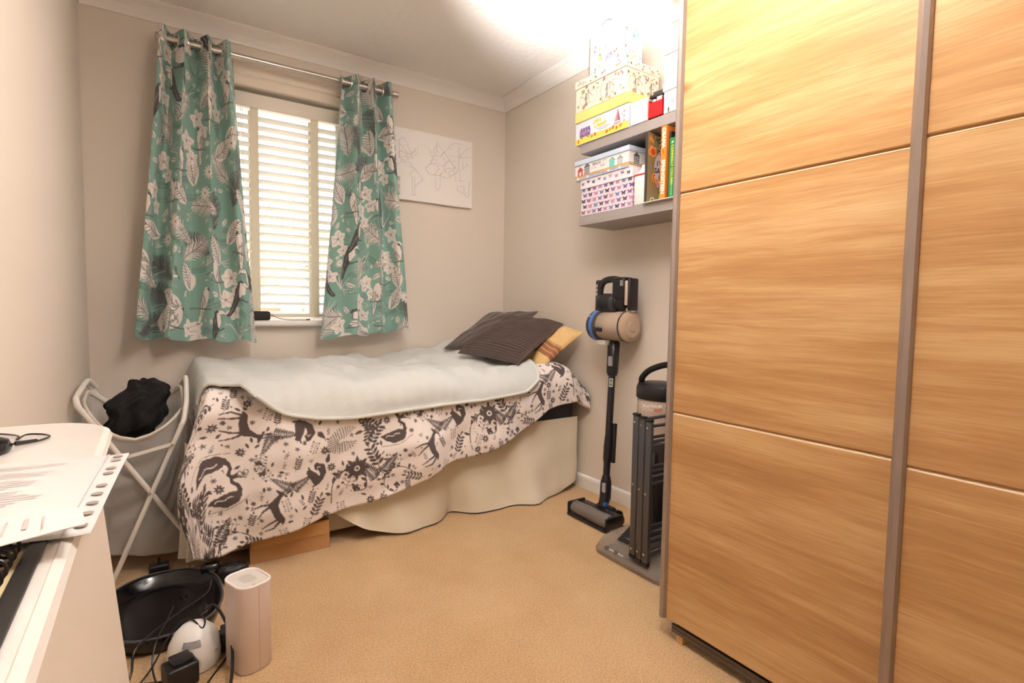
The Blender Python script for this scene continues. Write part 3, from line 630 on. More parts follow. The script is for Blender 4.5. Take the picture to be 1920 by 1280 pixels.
def draw_duvet():
    cv = Canvas(2.16, 1.56, .0022, BG); rg = random.Random(8)
    def swan(x, y, s, r, f):
        cv.at(x, y, s, r, f); cv.blob([(-.48, .16, .03), (-.3, .06, .13), (-.08, -.02, .21), (.14, -.02, .2), (.3, .0, .1)], DK)
        cv.blob([(.26, -.02, .10), (.4, .12, .06), (.40, .28, .05), (.30, .42, .05), (.34, .53, .052), (.45, .52, .045), (.58, .44, .012)], DK)
        cv.path([(.16, .02), (.02, .06), (-.10, .02), (-.26, .1), (-.34, .06)], .012, BG, 4); cv.path([(-.6, -.16), (0, -.3), (.55, -.16)], .008, DK, 5)
    def deer(x, y, s, r, f):
        cv.at(x, y, s, r, f); cv.blob([(-.3, .08, .09), (-.1, .06, .10), (.14, .1, .115), (.26, .3, .06), (.32, .42, .05)], DK); cv.blob([(.31, .43, .06), (.46, .38, .025)], DK); cv.leaf((.28, .47), (.16, .53), .03, DK)
        for a in ((-.33, .02, -.44, -.2, -.40, -.44), (-.26, 0, -.26, -.2, -.30, -.46), (.16, .02, .12, -.2, .02, -.42), (.2, .04, .28, -.16, .30, -.42)): cv.path([a[:2], a[2:4], a[4:]], (.034, .014), DK)
        for sg, dx in ((1, 0), (1, .07)):
            cv.path([(.30+dx, .46), (.26+dx, .6), (.34+dx, .74), (.32+dx, .86)], .012, DK, 3); cv.path([(.29+dx, .62), (.20+dx, .70)], .010, DK); cv.path([(.34+dx, .73), (.43+dx, .80)], .010, DK)
        cv.leaf((-.36, .13), (-.44, .02), .03, DK)
    def squirrel(x, y, s, r, f):
        cv.at(x, y, s, r, f); cv.blob([(-.04, -.25, .19), (.04, .0, .15), (.12, .2, .10), (.2, .2, .05)], DK); cv.leaf((.08, .26), (.06, .42), .035, DK); cv.path([(.1, .02), (.26, .06)], .035, DK); cv.blob([(-.2, -.3, .08), (-.36, -.1, .12), (-.38, .12, .14), (-.24, .28, .12), (-.16, .2, .06)], DK); cv.path([(-.22, .17), (-.27, .23), (-.34, .17)], .012, BG)
        cv.blob([(-.02, -.40, .05), (.2, -.42, .03)], DK)
    def hedgehog(x, y, s, r, f):
        cv.at(x, y, s, r, f)
        for ri in range(6):
            R = .5-.075*ri; n = int(26*R/.5)+3
            for k in range(n):
                a = .35+5.2*k/n; px_, py_ = R*1.12*math.cos(a)-.05*ri*.3, R*.8*math.sin(a)
                ta = a+1.57
                for sg in (-1, 1): cv.leaf((px_, py_), (px_+.062*math.cos(ta+sg*.7), py_+.062*math.sin(ta+sg*.7)), .014, DK)
        cv.leaf((.42, -.05), (.75, -.12), .06, DK)
    def fern(x, y, s, r, f=1):
        cv.at(x, y, s, r, f); cv.path([(0, 0), (.04, .5), (.0, 1)], .010, DK, 4)
        for k in range(13):
            t = .08+k*.07; L = .30*(1-t*.85)
            for sg in (-1, 1): cv.leaf((.02, t), (.02+sg*L, t+L*.35), .030, DK)
    def sprig(x, y, s, r, n=5, fill=True):
        cv.at(x, y, s, r); cv.path([(0, 0), (.06, .5), (0, 1)], .012, DK, 4)
        for k in range(n):
            t = .15+.8*k/n
            for sg in (-1, 1): cv.leaf((.04, t), (.04+sg*.24, t+.16), .055, DK)
        cv.leaf((0, .95), (0, 1.2), .05, DK)
    def berries(x, y, s, r):
        cv.at(x, y, s, r); cv.path([(0, 0), (.05, .9)], .012, DK)
        for k in range(5):
            for sg in (-1, 1):
                p = (sg*.22, .2+.17*k); cv.path([(.02, p[1]-.1), p], .010, DK); cv.dot(p, .055, DK)
                if k % 2: cv.dot(p, .03, BG)
    def star(x, y, s, n, r=0.0, hole=False):
        for k in range(n): cv.at(x, y, s*(1 if k % 2 == 0 or n < 9 else .7), r+6.2832*k/n); cv.leaf((0, 0), (0, 1), .16 if n > 8 else .2, DK)
        cv.at(x, y, s)
        if hole: cv.dot((0, 0), .22, BG); cv.dot((0, 0), .12, DK)
    def heart(x, y, s, r, solid=True):
        cv.at(x, y, s, r); cv.blob([(0, -.55, .02), (-.28, .12, .27)], DK); cv.blob([(0, -.55, .02), (.28, .12, .27)], DK); cv.blob([(0, -.3, .12), (0, 0, .2)], DK)
        if not solid: cv.blob([(0, -.42, .02), (-.27, .12, .19)], BG); cv.blob([(0, -.42, .02), (.27, .12, .19)], BG); cv.blob([(0, -.25, .1), (0, 0, .15)], BG); star(x, y, s*.3, 6)
    def vine(x, y, s, r, f=1):
        cv.at(x, y, s, r, f); p = spl([(0, 0), (.2, .35), (.55, .45), (.8, .2), (.7, -.1), (.5, -.05)], 6); cv.path(p, .010, DK)
        for k in range(3, len(p)-2, 3): cv.leaf(p[k], (p[k][0]+.10*math.cos(k), p[k][1]+.12), .03, DK)
        cv.blob([(.5, -.05, .02), (.53, .02, .05), (.6, .03, .02)], DK)
    def bell(x, y, s, r):
        cv.at(x, y, s, r); cv.blob([(0, .35, .12), (0, 0, .22), (0, -.2, .28)], DK); cv.dot((0, -.5), .09, DK); cv.path([(0, .4), (.15, .75)], .03, DK); cv.leaf((.05, .6), (-.3, .85), .1, DK)
    def oak(x, y, s, r):
        cv.at(x, y, s, r); cv.path([(0, -.6), (0, .6)], .04, DK)
        for k in range(4):
            for sg in (-1, 1): cv.blob([(0, -.3+.25*k, .1), (sg*.24, -.18+.25*k, .09)], DK)
        cv.path([(0, -.5), (0, .55)], .018, BG)
    # the print repeats along the bed and is mirrored about its own centre line; the duvet lies a little askew
    RA = .26; e1 = (math.cos(RA), math.sin(RA)); e2 = (-math.sin(RA), math.cos(RA))
    LOW = [(swan, .0, -.066, .05, .118, 1), (deer, .117, -.165, -1.36, .135, -1), (squirrel, .294, -.088, .1, .100, -1), (fern, .21, -.115, .75, .090, 1), (fern, .20, -.110, -1.25, .090, 1),
           (bell, .365, -.048, -.5, .036, 1), (oak, .385, -.135, -.6, .034, 1), (sprig, -.085, -.03, .35, .085, 1), (sprig, -.10, -.17, .2, .11, 1), (sprig, .53, -.06, -.8, .10, 1), (berries, .15, -.055, .4, .07, 1), (berries, .40, -.20, -.6, .10, 1),
           (vine, .33, -.235, .2, .20, 1), (vine, .52, -.12, -1.4, .13, 1), (vine, .03, -.24, .3, .16, -1), (fern, .53, -.21, .5, .12, 1), (fern, .545, -.20, -.9, .11, 1), (sprig, .24, -.25, -.7, .09, 1), (berries, .0, -.17, 1.2, .08, 1), (heart, .13, -.020, .2, .022, 1), (sprig, .06, -.275, 1.1, .08, 1)]
    def put(fn, a, b, rot, sz, f, ox, oy):
        x, y = ox+a*e1[0]+b*e2[0], oy+a*e1[1]+b*e2[1]
        if fn in (swan, deer, squirrel, hedgehog, fern, vine): fn(x, y, sz, rot, f)
        else: fn(x, y, sz, rot)
    for i in range(-2, 5):
        for j in range(-1, 4):
            a0, b0 = i*.648+(.324 if j % 2 else 0), j*.575+.057; ox, oy = .349+a0*e1[0]+b0*e2[0], .295+a0*e1[1]+b0*e2[1]
            if not (-.9 < ox < 2.3 and -.5 < oy < 2.0): continue
            for fn, a, b, rot, sz, f in LOW:
                put(fn, a, b, rot+RA, sz, f, ox, oy); put(fn, a, -b, math.pi-rot+RA, sz, -f, ox, oy)
            put(hedgehog, .44, 0, .2+RA, .115, 1, ox, oy); heart(ox+.075*e1[0], oy+.075*e1[1], .034, .3, False)
            for sg in (-1, 1): star(ox+.461*e1[0]+sg*.135*e2[0], oy+.461*e1[1]+sg*.135*e2[1], .055, 16, 0, True)
    bgc = np.array(hx(BG))
    for k in range(6500):
        r_ = .026 if k < 900 else .016 if k < 2400 else .009 if k < 4800 else .005; x, y = rg.uniform(.01, 2.15), rg.uniform(.0, 1.55); i, j, d = int(x/cv.px), int(y/cv.px), int(r_*.82/cv.px)
        if np.abs(cv.a[max(0, j-d):j+d+1, max(0, i-d):i+d+1]-bgc).max() > .02: continue
        q = rg.random()
        if r_ > .02: (sprig if q < .5 else berries)(x-.0, y-.028, .054, rg.uniform(-.5, .5))
        elif r_ > .012:
            if q < .4: sprig(x, y-.015, .028, rg.uniform(-.7, .7), 3)
            elif q < .7: star(x, y, .018, 8, rg.random(), True)
            else: heart(x, y, .016, rg.uniform(-.4, .4), False)
        elif r_ > .007:
            if q < .6: star(x, y, .010, rg.choice([5, 6, 8]), rg.random())
            else: cv.at(x, y, .011, rg.uniform(0, 6)); cv.leaf((0, -1), (0, 1), .4, DK)
        elif q < .6: cv.at(x, y, 1); cv.dot((0, 0), rg.choice([.002, .003]), DK)
    return cv
ns, nt = 860, 540
s_ = np.linspace(-2.02, -.022, ns); TM = tmax(s_)
bt = np.linspace(0, 1, nt-10)
Tg = TM[None, :]*bt[:, None]
P, _, _ = drape(np.tile(s_, (nt-10, 1)), Tg)
# padded hem: roll the last rows under
hem = P[-1]; roll = []
for k in range(1, 11):
    a = k/10*np.pi*1.15; d = np.zeros_like(hem); d[:, 1] = .020*(1-np.cos(a)); d[:, 2] = -.014*np.sin(a)+.004*k/10; roll.append(hem+d)
P = np.concatenate([P, np.stack(roll)], 0)
cvd = draw_duvet()
Tt = np.concatenate([Tg, np.tile(Tg[-1:], (10, 1))+np.linspace(.003, .03, 10)[:, None]], 0)
dv = grid('duvet', P, colattr('woodland_print_cotton', .9, (260, .15, .001), .1), None, cvd.sample(np.tile(s_+2.10, (nt, 1)), 1.50-Tt))
tag(dv, 'white duvet with a dark grey woodland animal print hanging over the bed front', 'duvet')
# ---- blanket on top
def tb(s): return np.interp(s, [-2.05, -1.90, -1.80, -1.74, -1.70, -1.66, -1.55, -1.45, -1.30, -1.0, -.7, -.45, -.36, -.32], [.70, .74, .79, .80, .82, .875, .925, .945, .955, .945, .935, .915, .87, .78])
na, nbv = 230, 120
a = np.linspace(0, 1, na)[None, :]; b = np.linspace(0, 1, nbv)[:, None]
sR = np.interp(b, [0, .25, .45, .7, .9, 1], [-.52, -.47, -.42, -.36, -.325, -.34])
sg = -1.93+(sR+1.93)*a; tg = .005+b*(tb(sg)-.005)
Pb, _, _ = drape(sg, tg, off=.013); 
puff = .007*wob(sg, tg, .33, 33)+.012*np.exp(-((sg+1.79)/.05)**2)*(1-b)
Pb[..., 2] += puff*np.clip((.92-tg)/.2, 0, 1)+.010
Pb[..., 1] -= .006*np.clip((tg-.75)/.15, 0, 1)
# the lifted fold at the front near the foot
lift = np.exp(-((sg+1.665)/.045)**2)*np.clip((b-.80)/.2, 0, 1)**1.5
Pb[..., 1] -= .06*lift; Pb[..., 2] += .03*lift
# ruffle by the cushions at the wall side
rf_ = np.exp(-((sg+.50)/.035)**2)*np.exp(-((tg-.20)/.14)**2); Pb[..., 2] += .050*rf_
bl = grid('blanket', Pb, herring_mat(), None); tag(bl, 'pale blue grey herringbone blanket spread over the bed', 'blanket')
edge = [Vector(p) for p in Pb[-1, 6::3]]+[Vector(p) for p in Pb[::-4, -1][1:]]
mk('hem', MB().tube([p+Vector((0, -.002, -.004)) for p in edge], .0075, 8), pm('#d5d6d0', .95, bump=(200, .4, .002), sheen=.2), bl, smooth=True)
under = []
# ------------------------------------------------------------------ cushions
def pillow(name, label, cat, cor, th, mat, ribs=0, n=70, c=.10, group=None, wr=.004, seed=1, colfn=None):
    A, Bc, Cc, Dd = [np.array(p, float) for p in cor]
    u = np.linspace(-1, 1, n)[None, :]; v = np.linspace(-1, 1, n)[:, None]
    U = u*(1-c*(1-v**2)); Vv = v*(1-c*(1-u**2))
    nrm = np.cross(Bc-A, Dd-A); nrm = nrm/np.linalg.norm(nrm); ce = (A+Bc+Cc+Dd)/4
    eu = (Bc-A+Cc-Dd)/4; ev = (Dd-A+Cc-Bc)/4; et = (A+Cc-Bc-Dd)/4
    prof = (np.clip((1-u**2)*(1-v**2), 0, 1))**.42*th/2
    base = ce+U[..., None]*eu+Vv[..., None]*ev+(U*Vv)[..., None]*et
    w_ = wob(u*.25+0*v, v*.25+0*u, .16, seed)*wr*np.clip(prof/th*4, 0, 1)
    rb = 0
    if ribs: 
        phs = 2*np.pi*ribs*(v*.5+.012*np.sin(3*u+1)); rb = (np.abs(np.sin(phs))**.7)*.016*np.clip(prof/th*6, .05, 1)
    top = base+(prof+w_+rb)[..., None]*nrm; bot = base-(prof*.8)[..., None]*nrm
    ring = np.concatenate([top, bot[::-1][1:]], 0)                 # one closed sheet
    col = None
    if colfn is not None: cc = colfn(u+0*v, v+0*u); col = np.concatenate([cc, cc[::-1][1:]], 0)
    o = grid(name, ring, mat, None, col); return tag(o, label, cat, group)
m_rib = pm('#5b4b45', .95, bump=(350, .4, .001), sheen=.3, name='brown_ribbed_cotton')
m_gold = colattr('gold_striped_cover', .75, (240, .2, .001), .2)
def goldcol(u, v):
    a, b = np.array(hx('#e0bd82')), np.array(hx('#9c6846')); st = ((v > -.58) & (v < .02)) ; c_ = np.where(st[..., None], b, a)
    for q_ in (-.38, -.2, -.02, .35, .6): c_ = np.where((np.abs(v-q_) < .012)[..., None], np.array(hx('#d9b48a')), c_)
    return c_
pillow('cushion', 'gold and brown striped cushion propped against the shelf wall', 'cushion', [(-.37, -.42, .735), (-.27, -.81, .668), (-.035, -.87, .862), (-.11, -.42, .93)], .11, m_gold, c=.05, wr=.009, seed=3, colfn=goldcol)
pillow('cushion', 'plain dark brown cushion tucked behind the ribbed one', 'cushion', [(-.575, -.26, .742), (-.42, -.58, .735), (-.045, -.47, .968), (-.21, -.17, .955)], .095, pm('#544741', .95, bump=(350, .4, .001), sheen=.3), c=.10, seed=6)
pillow('cushion', 'dark brown cushion with sewn pleated ribs lying on top of the pile', 'cushion', [(-.595, -.475, .735), (-.44, -.835, .700), (-.085, -.755, .900), (-.245, -.47, .940)], .10, m_rib, ribs=12, n=240, c=.07, seed=2)
# cardboard box pushed under the foot of the bed
cbx = thing('cardboard_box', 'brown cardboard box poking out from under the duvet hem', 'box', (-1.53, -.87, 0))
mk('body', MB().box(-1.68, -1.385, -.872, -.835, 0, .115, .002), pm('#b98a5c', .9, var=(9, .1)), cbx)
mk('flap', MB().box(-1.675, -1.39, -.876, -.8725, .06, .112, .0005), pm('#c2935f', .9, var=(9, .1)), cbx)
# ================================================================== WARDROBE
wd = thing('sliding_wardrobe', 'oak effect wardrobe with two tall sliding panel doors', 'wardrobe', (-.36, -2.62, 0))
DX1, DX2 = -.696, -.740
m_groove = pm('#b07c4a', .5); m_lit_lip = pm('#f0d6b0', .45)
mk('carcass', MB().box(-.64, -.02, -2.045, -2.020, .03, 1.99, .002).box(-.64, -.02, -3.245, -3.22, .03, 1.99, .002).box(-.64, -.02, -3.22, -2.045, 1.965, 1.99, .002).box(-.64, -.02, -3.22, -2.045, .03, .055, .002).box(-.03, -.02, -3.22, -2.045, .055, 1.965), m_wood, wd)
mk('bottom_track', MB().box(-.690, -.645, -3.24, -2.03, .022, .036, .002).box(-.745, -.690, -3.24, -2.61, .022, .036, .002).box(-.745, -.738, -3.24, -2.61, .036, .046).box(-.688, -.682, -3.24, -2.03, .036, .046), pm('#6b625e', .4, .7), wd)
mk('top_track', MB().box(-.765, -.645, -3.245, -2.02, 1.965, 2.0, .002), m_rail, wd)
for yy in (-2.06, -3.21): mk('foot', MB().box(-.69, -.65, yy-.012, yy+.012, 0, .022, .002), m_wood, wd)
for yy in (-2.10, -3.15): mk('foot', MB().box(-.10, -.04, yy-.03, yy+.03, 0, .03, .002), m_wood, wd)
def sdoor(x, y1, y0):
    d = mk('sliding_door', MB().box(x+.006, x+.022, y0+.01, y1-.01, .062, 1.955), m_groove, wd)
    zc = [.058, .6845, 1.3195, 1.958]
    for k in range(3):
        z0 = zc[k]+(.003 if k else 0); z1 = zc[k+1]-.0045
        p = MB().box(x, x+.0058, y0+.012, y1-.012, z0, z1, .0022, 1)
        mk('panel', p, m_wood, d, origin=(x, (y0+y1)/2, z0))
        if k < 2: mk('lit_edge', MB().add([(x+.0002, y0+.012, z1-.0005), (x+.0002, y1-.012, z1-.0005), (x+.0055, y1-.012, z1+.0035), (x+.0055, y0+.012, z1+.0035), (x+.0055, y0+.012, z1-.0005), (x+.0055, y1-.012, z1-.0005)], [(0, 1, 2, 3), (0, 3, 4), (1, 5, 2), (0, 4, 5, 1), (3, 2, 5, 4)]), m_lit_lip, d)  # pale colour paints the light caught on the panel's top bevel
    for a, b in ((y1-.014, y1+.012), (y0-.012, y0+.014)):
        c = (a+b)/2; pf = [(x-.010, c+.004), (x-.013, c), (x-.010, c-.009), (x-.002, c-.013), (x+.024, c-.013), (x+.024, c+.013), (x-.001, c+.013)]
        mk('handle_rail', MB().prism(pf, lambda u, v, w_: (u, v, w_), .058, 1.958), m_rail, d)
    return d
sdoor(DX1, -2.0, -2.612); sdoor(DX2, -2.605, -3.23)
# ================================================================== SHELVES
m_shelf = pm('#a39a96', .45, name='grey_shelf')
SD = -.235
for zt, lab in ((1.772, 'grey floating shelf holding the beach box and the gift bag'), (1.430, 'grey floating shelf holding the butterfly box and the books')):
    tag(mk('floating_shelf', MB().box(SD, 0, -1.84, -1.035, zt-.044, zt, .0015), m_shelf), lab, 'shelf')
FY = (0, -1, 0)
def front(x, y_start, z0): return Print((x, y_start, z0), (0, -1, 0), (0, 0, 1), (-1, 0, 0))
def sideface(y, x_start, z0): return Print((x_start, y, z0), (1, 0, 0), (0, 0, 1), (0, -1, 0))
def carton(name, label, x0, x1, y0, y1, z0, z1, hb, hl, lid=.03, ov=.004, cat='box', group=None, rough=.6):
    o = thing(name, label, cat, ((x0+x1)/2, (y0+y1)/2, z0), group)
    mk('base', MB().box(x0+ov, x1-ov, y0+ov, y1-ov, z0, z1-.004, .002), pm(hb, rough), o)
    mk('lid', MB().box(x0, x1, y0, y1, z1-lid, z1, .003), pm(hl, rough), o)
    return o
rg = random.Random(5)
# ---- lower shelf
b = carton('storage_box', 'box printed with purple butterflies under the beach hut box', -.238, -.03, -1.384, -1.045, 1.431, 1.602, '#ece3ea', '#efe6ec', .045)
def bfly(p, x, y, s, h):
    for sg in (-1, 1): p.leaf(x, y, x+sg*s, y+s*.55, s*.55, h).leaf(x, y, x+sg*s*.75, y-s*.45, s*.5, h)
    p.line([(x, y-s*.4), (x, y+s*.4)], s*.12, '#4a3d4f')
pf = front(-.2342, -1.045, 1.431); hues = ['#9b5f97', '#7d8cbc', '#6d4a76', '#c98fb6', '#544a5c', '#d48aa8', '#8b6fa8']
for j in range(5):
    for i in range(9): bfly(pf, .022+i*.0375+(.010 if j % 2 else 0),   .014+j*.0265, .0158, hues[(i*3+j*2) % 7])
pf.done(b)
pf = sideface(-1.3802, -.238, 1.431)
for j in range(5):
    for i in range(5): bfly(pf, .022+i*.038, .014+j*.0265, .0158, hues[(i*2+j*3) % 7])
pf.done(b)
pf = front(-.2386, -1.045, 1.557)
for i in range(9): bfly(pf, .02+i*.037, .023+.006*(i % 2), .011, hues[(i*2) % 7])
pf.done(b)
b = carton('storage_box', 'beach hut box with pale blue lid on top of the butterfly box', -.245, -.03, -1.366, -1.005, 1.603, 1.696, '#f0ece9', '#c6d3e8', .024)
pf = front(-.2412, -1.009, 1.603); wdt = .353
for i in range(24): pf.rect(i*wdt/24, i*wdt/24+.0006, .02, .069, '#cfc9c9')
pf.rect(0, wdt, .008, .022, '#c9a77a'); pf.rect(0, wdt, 0, .009, '#a9bfe0')
def hut(p, x, y, w_, h_, c_, rf, st=False):
    p.rect(x, x+w_, y, y+h_*.7, c_); p.poly([(x-.002, y+h_*.68), (x+w_+.002, y+h_*.68), (x+w_/2, y+h_)], c_); p.line([(x-.003, y+h_*.66), (x+w_/2, y+h_+.002), (x+w_+.003, y+h_*.66)], .0022, rf)
    if st:
        for k in range(4): p.rect(x+.002, x+w_-.002, y+.004+k*h_*.16, y+.0065+k*h_*.16, '#e9e5e3')
    else: p.rect(x+w_*.3, x+w_*.7, y+.002, y+h_*.5, '#f3efe9')
hut(pf, .02, .018, .034, .040, '#c8473f', '#7b3430'); hut(pf, .066, .020, .036, .050, '#6c6a70', '#4b4a50', True); hut(pf, .235, .020, .032, .040, '#6fc3b4', '#4b4a50'); hut(pf, .285, .020, .03, .038, '#a5a5ac', '#66656b', True)
pf.text('BEACH', .150, .056, .017, '#6a686c', bold=.0004).text('huts', .190, .041, .017, '#6a686c').text('by the sea', .132, .040, .009, '#9a8a70'); pf.line([(.19, .060), (.205, .063), (.215, .060)], .0025, '#c9a77a')
for k in range(10): pf.poly([(.01+k*.035, .012), (.03+k*.035, .012), (.02+k*.035, .001)], ['#f3efe9', '#e0a878', '#f3efe9', '#9aa9cf'][k % 4])
pf.done(b)
pf = sideface(-1.3622, -.241, 1.603); pf.rect(0, .2, .008, .022, '#c9a77a'); hut(pf, .03, .018, .034, .048, '#5c5b62', '#3e3d43', True); hut(pf, .10, .018, .034, .044, '#6fc3b4', '#4b4a50'); pf.done(b)
# bottle, lighter, packets
bt = thing('white_bottle', 'white squeeze bottle with a red collar beside the butterfly box', 'bottle', (-.20, -1.418, 1.431))
mk('body', MB().box(-.232, -.170, -1.452, -1.386, 1.431, 1.558, .007, 3), m_wpl, bt, smooth=True)
mk('collar', MB().box(-.233, -.169, -1.453, -1.385, 1.556, 1.563, .002), pm('#d33a35', .4), bt)
mk('cap', MB().lathe([(.030, 0), (.026, .012), (.014, .026), (.013, .040), (.010, .041)], (-.20, -1.418, 1.563), seg=20), m_wpl, bt, smooth=True)
lt = thing('gas_lighter', 'black stick lighter with a red trigger standing behind the white bottle', 'lighter', (-.155, -1.392, 1.431))
mk('body', MB().box(-.166, -.148, -1.404, -1.384, 1.431, 1.705, .005, 2), m_black, lt, smooth=True); mk('trigger', MB().box(-.170, -.1655, -1.399, -1.389, 1.665, 1.69, .002), pm('#d8322c', .4), lt)
for k, (h_, w_, lab) in enumerate((('#7b8f4a', .010, 'thin olive notebook behind the white bottle'), ('#b5643c', .012, 'thin rust notebook behind the white bottle'), ('#3d3a3c', .012, 'thin black notebook behind the white bottle'))):
    nb_ = thing('notebook', lab, 'notebook', (-.08, -1.398-.018*k, 1.431)); y0 = -1.396-.018*k
    mk('cover', MB().box(-.135, -.02, y0-w_, y0, 1.431, 1.6, .001), pm(h_, .6), nb_); mk('pages', MB().box(-.1355, -.022, y0-w_+.002, y0-.002, 1.434, 1.598), pm('#ece6d8', .8), nb_)
pk = thing('paper_packet', 'pink and white paper packet lying across the small notebooks', 'packet', (-.085, -1.412, 1.601))
mk('body', MB().box(-.138, -.02, -1.448, -1.375, 1.6005, 1.633, .003), pm('#eadfe0', .6), pk); mk('stripe', MB().box(-.1386, -.0195, -1.4485, -1.3745, 1.608, 1.616, .001), pm('#d08ba0', .6), pk)
# books
def book(label, x0, x1, y0, y1, z0, z1, h_, hs=None, name='book'):
    o = thing(name, label, 'book', ((x0+x1)/2, (y0+y1)/2, z0)); t_ = .0025
    mk('cover', MB().box(x0, x1, y1-t_, y1, z0, z1, .0006, 1).box(x0, x1, y0, y0+t_, z0, z1, .0006, 1).box(x0, x0+t_, y0+t_, y1-t_, z0, z1, .0004, 1), pm(h_, .45), o)
    mk('pages', MB().box(x0+t_, x1-.004, y0+t_, y1-t_, z0+.004, z1-.004), pm('#e9e2d2', .9), o); return o
bk = book('paisley patterned hardback with a pale lettered oval on its cover', -.240, -.03, -1.470, -1.455, 1.434, 1.722, '#8c7a55')
pf = sideface(-1.4703, -.240, 1.434)
for k in range(46):
    a, c_, r_ = rg.uniform(.008, .2), rg.uniform(.01, .278), rg.uniform(.010, .024)
    cs = rg.choice([('#d8672b', '#f0b34a', '#b5312a'), ('#6e8a6a', '#d9cfae', '#a3332d'), ('#e39a3a', '#c8452f', '#f3d27a'), ('#51655a', '#c9bd93', '#7d2f2a')])
    pf.disc(a, c_, r_, cs[0]); pf.disc(a, c_, r_*.68, cs[1]); pf.disc(a, c_, r_*.36, cs[2])
    if k % 2: pf.leaf(a, c_, a+r_*2, c_-r_*1.4, r_*1.1, cs[0])
pf.k = 0; pf.l = .0016; pf.disc(.098, .150, .060, '#d9cdd8', .075, 26); pf.rect(.055, .14, .068, .083, '#b9a8c0')
for t_, a, c_ in (('TH', .088, .196), ('I W', .076, .166), ('SAY', .066, .136), ('BU', .085, .108)): pf.text(t_, a, c_, .030, '#3a2f3a', bold=.0012)
pf.done(bk)
pf = front(-.2403, -1.455, 1.434); pf.rect(0, .015, 0, .288, '#3b3433'); pf.done(bk, 'spine_print')
bk = book('orange spined hardback with white capital lettering down its spine', -.241, -.03, -1.566, -1.538, 1.434, 1.724, '#e07f2a')
pf = front(-.2413, -1.538, 1.434); pf.rect(.002, .026, .001, .289, '#e8892f')
pf.text('OBAMA', .014, .243, .024, '#fbf3e6', -math.pi/2, .95, bold=.0010).text('SPRINGSTEEN', .014, .088, .024, '#fbf3e6', -math.pi/2, .92, bold=.0010); pf.rect(.009, .018, .178, .196, '#c4622a'); pf.done(bk, 'spine_print')
book('slim black book between the orange and the green spines', -.228, -.03, -1.5785, -1.568, 1.434, 1.70, '#1c1a1c')
bk = book('green spined book with yellow lettering next to the wardrobe', -.240, -.04, -1.611, -1.582, 1.434, 1.668, '#1f8a4a')
pf = front(-.2403, -1.582, 1.434); pf.text('CONNOLLY COLUMN', .0145, .128, .0155, '#e9dc4a', -math.pi/2, 1.0, bold=.0005).text('O\'RIORDAN', .0145, .035, .010, '#f0f0e0', -math.pi/2); pf.leaf(.009, .212, .020, .220, .008, '#f4f4ee'); pf.done(bk, 'spine_print')
bk = book('yellow and orange book half hidden by the wardrobe door', -.230, -.04, -1.64, -1.614, 1.434, 1.652, '#d98d2c')
pf = front(-.2303, -1.614, 1.434); pf.disc(.012, .19, .009, '#3f6b3a').disc(.014, .10, .008, '#b5312a').disc(.010, .06, .007, '#f3efe0').rect(.004, .022, .13, .16, '#7c4c22'); pf.done(bk, 'spine_print')
tag(mk('card_sheet', MB().box(-.252, -.03, -1.70, -1.452, 1.4302, 1.4330), pm('#efe9dc', .7)), 'thin white card lying under the row of books', 'card')
# ---- upper shelf
b = carton('storage_box', 'yellow lidded box with a camper van and sailing boat print', -.243, -.03, -1.356, -1.0, 1.773, 1.925, '#dfe6f2', '#f0dc86', .048)
pf = front(-.2394, -1.004, 1.773); pf.rect(0, .348, 0, .10, '#dfe6f2'); pf.rect(0, .348, 0, .022, '#f2d767'); pf.poly([(0, .022), (.348, .022), (.348, .030), (.2, .027), (.1, .032), (0, .028)], '#f2d767')
pf.rect(.030, .105, .030, .062, '#8a6fa8').poly([(.030, .062), (.105, .062), (.100, .075), (.035, .075)], '#e3dcea')
for k in range(4): pf.rect(.036+k*.017, .049+k*.017, .060, .072, '#6c5c8c')
for k in range(7): pf.flower(.038+k*.0105, .045+(k % 2)*.008, .006, ['#d98aa8', '#c46a8e', '#e9c0d0'][k % 3], '#ffffff')
pf.disc(.046, .031, .008, '#3a3540').disc(.046, .031, .004, '#cfcfd4').disc(.089, .031, .008, '#3a3540').disc(.089, .031, .004, '#cfcfd4')
pf.text("Life's", .150, .082, .026, '#ecd23a', .06, bold=.0012).text('a beach', .172, .061, .026, '#ecd23a', .06, bold=.0012); pf.line([(.15, .042), (.19, .045), (.235, .044)], .0022, '#7f9a7a').line([(.165, .036), (.225, .037)], .002, '#7f9a7a')
pf.poly([(.262, .045), (.300, .045), (.284, .098)], '#c98a94').poly([(.282, .045), (.300, .045), (.284, .098)], '#9a6a7c').poly([(.256, .040), (.306, .040), (.298, .032), (.264, .032)], '#e39a94')
for k, x_ in enumerate((.02, .115, .135, .215, .235, .255, .275, .3)): pf.flower(x_, .016+.004*(k % 3), .010, ['#d8432f', '#e07a3a', '#c8332f'][k % 3], '#f2d767')
for k in range(6): pf.leaf(.315, .02+k*.010, .322+(.008 if k % 2 else -.016), .030+k*.010, .005, ['#b59a3a', '#c8553a'][k % 2])
pf.done(b)
tag(mk('white_box', MB().box(-.238, -.06, -1.455, -1.362, 1.773, 1.868, .0015), pm('#f6f3ef', .5)), 'plain white card box between the beach box and the red box', 'box')
b = thing('red_box', 'red open card box with white papers sticking out of it', 'box', (-.16, -1.497, 1.773))
mk('body', MB().box(-.236, -.08, -1.533, -1.530, 1.773, 1.848).box(-.236, -.08, -1.464, -1.461, 1.773, 1.848).box(-.236, -.233, -1.530, -1.464, 1.773, 1.838).box(-.083, -.08, -1.530, -1.464, 1.773, 1.848).box(-.236, -.08, -1.533, -1.461, 1.773, 1.776), pm('#c2181f', .45), b)
mk('papers', MB().box(-.231, -.09, -1.526, -1.500, 1.777, 1.856).box(-.231, -.09, -1.492, -1.480, 1.777, 1.850), pm('#f3eff0', .7), b)
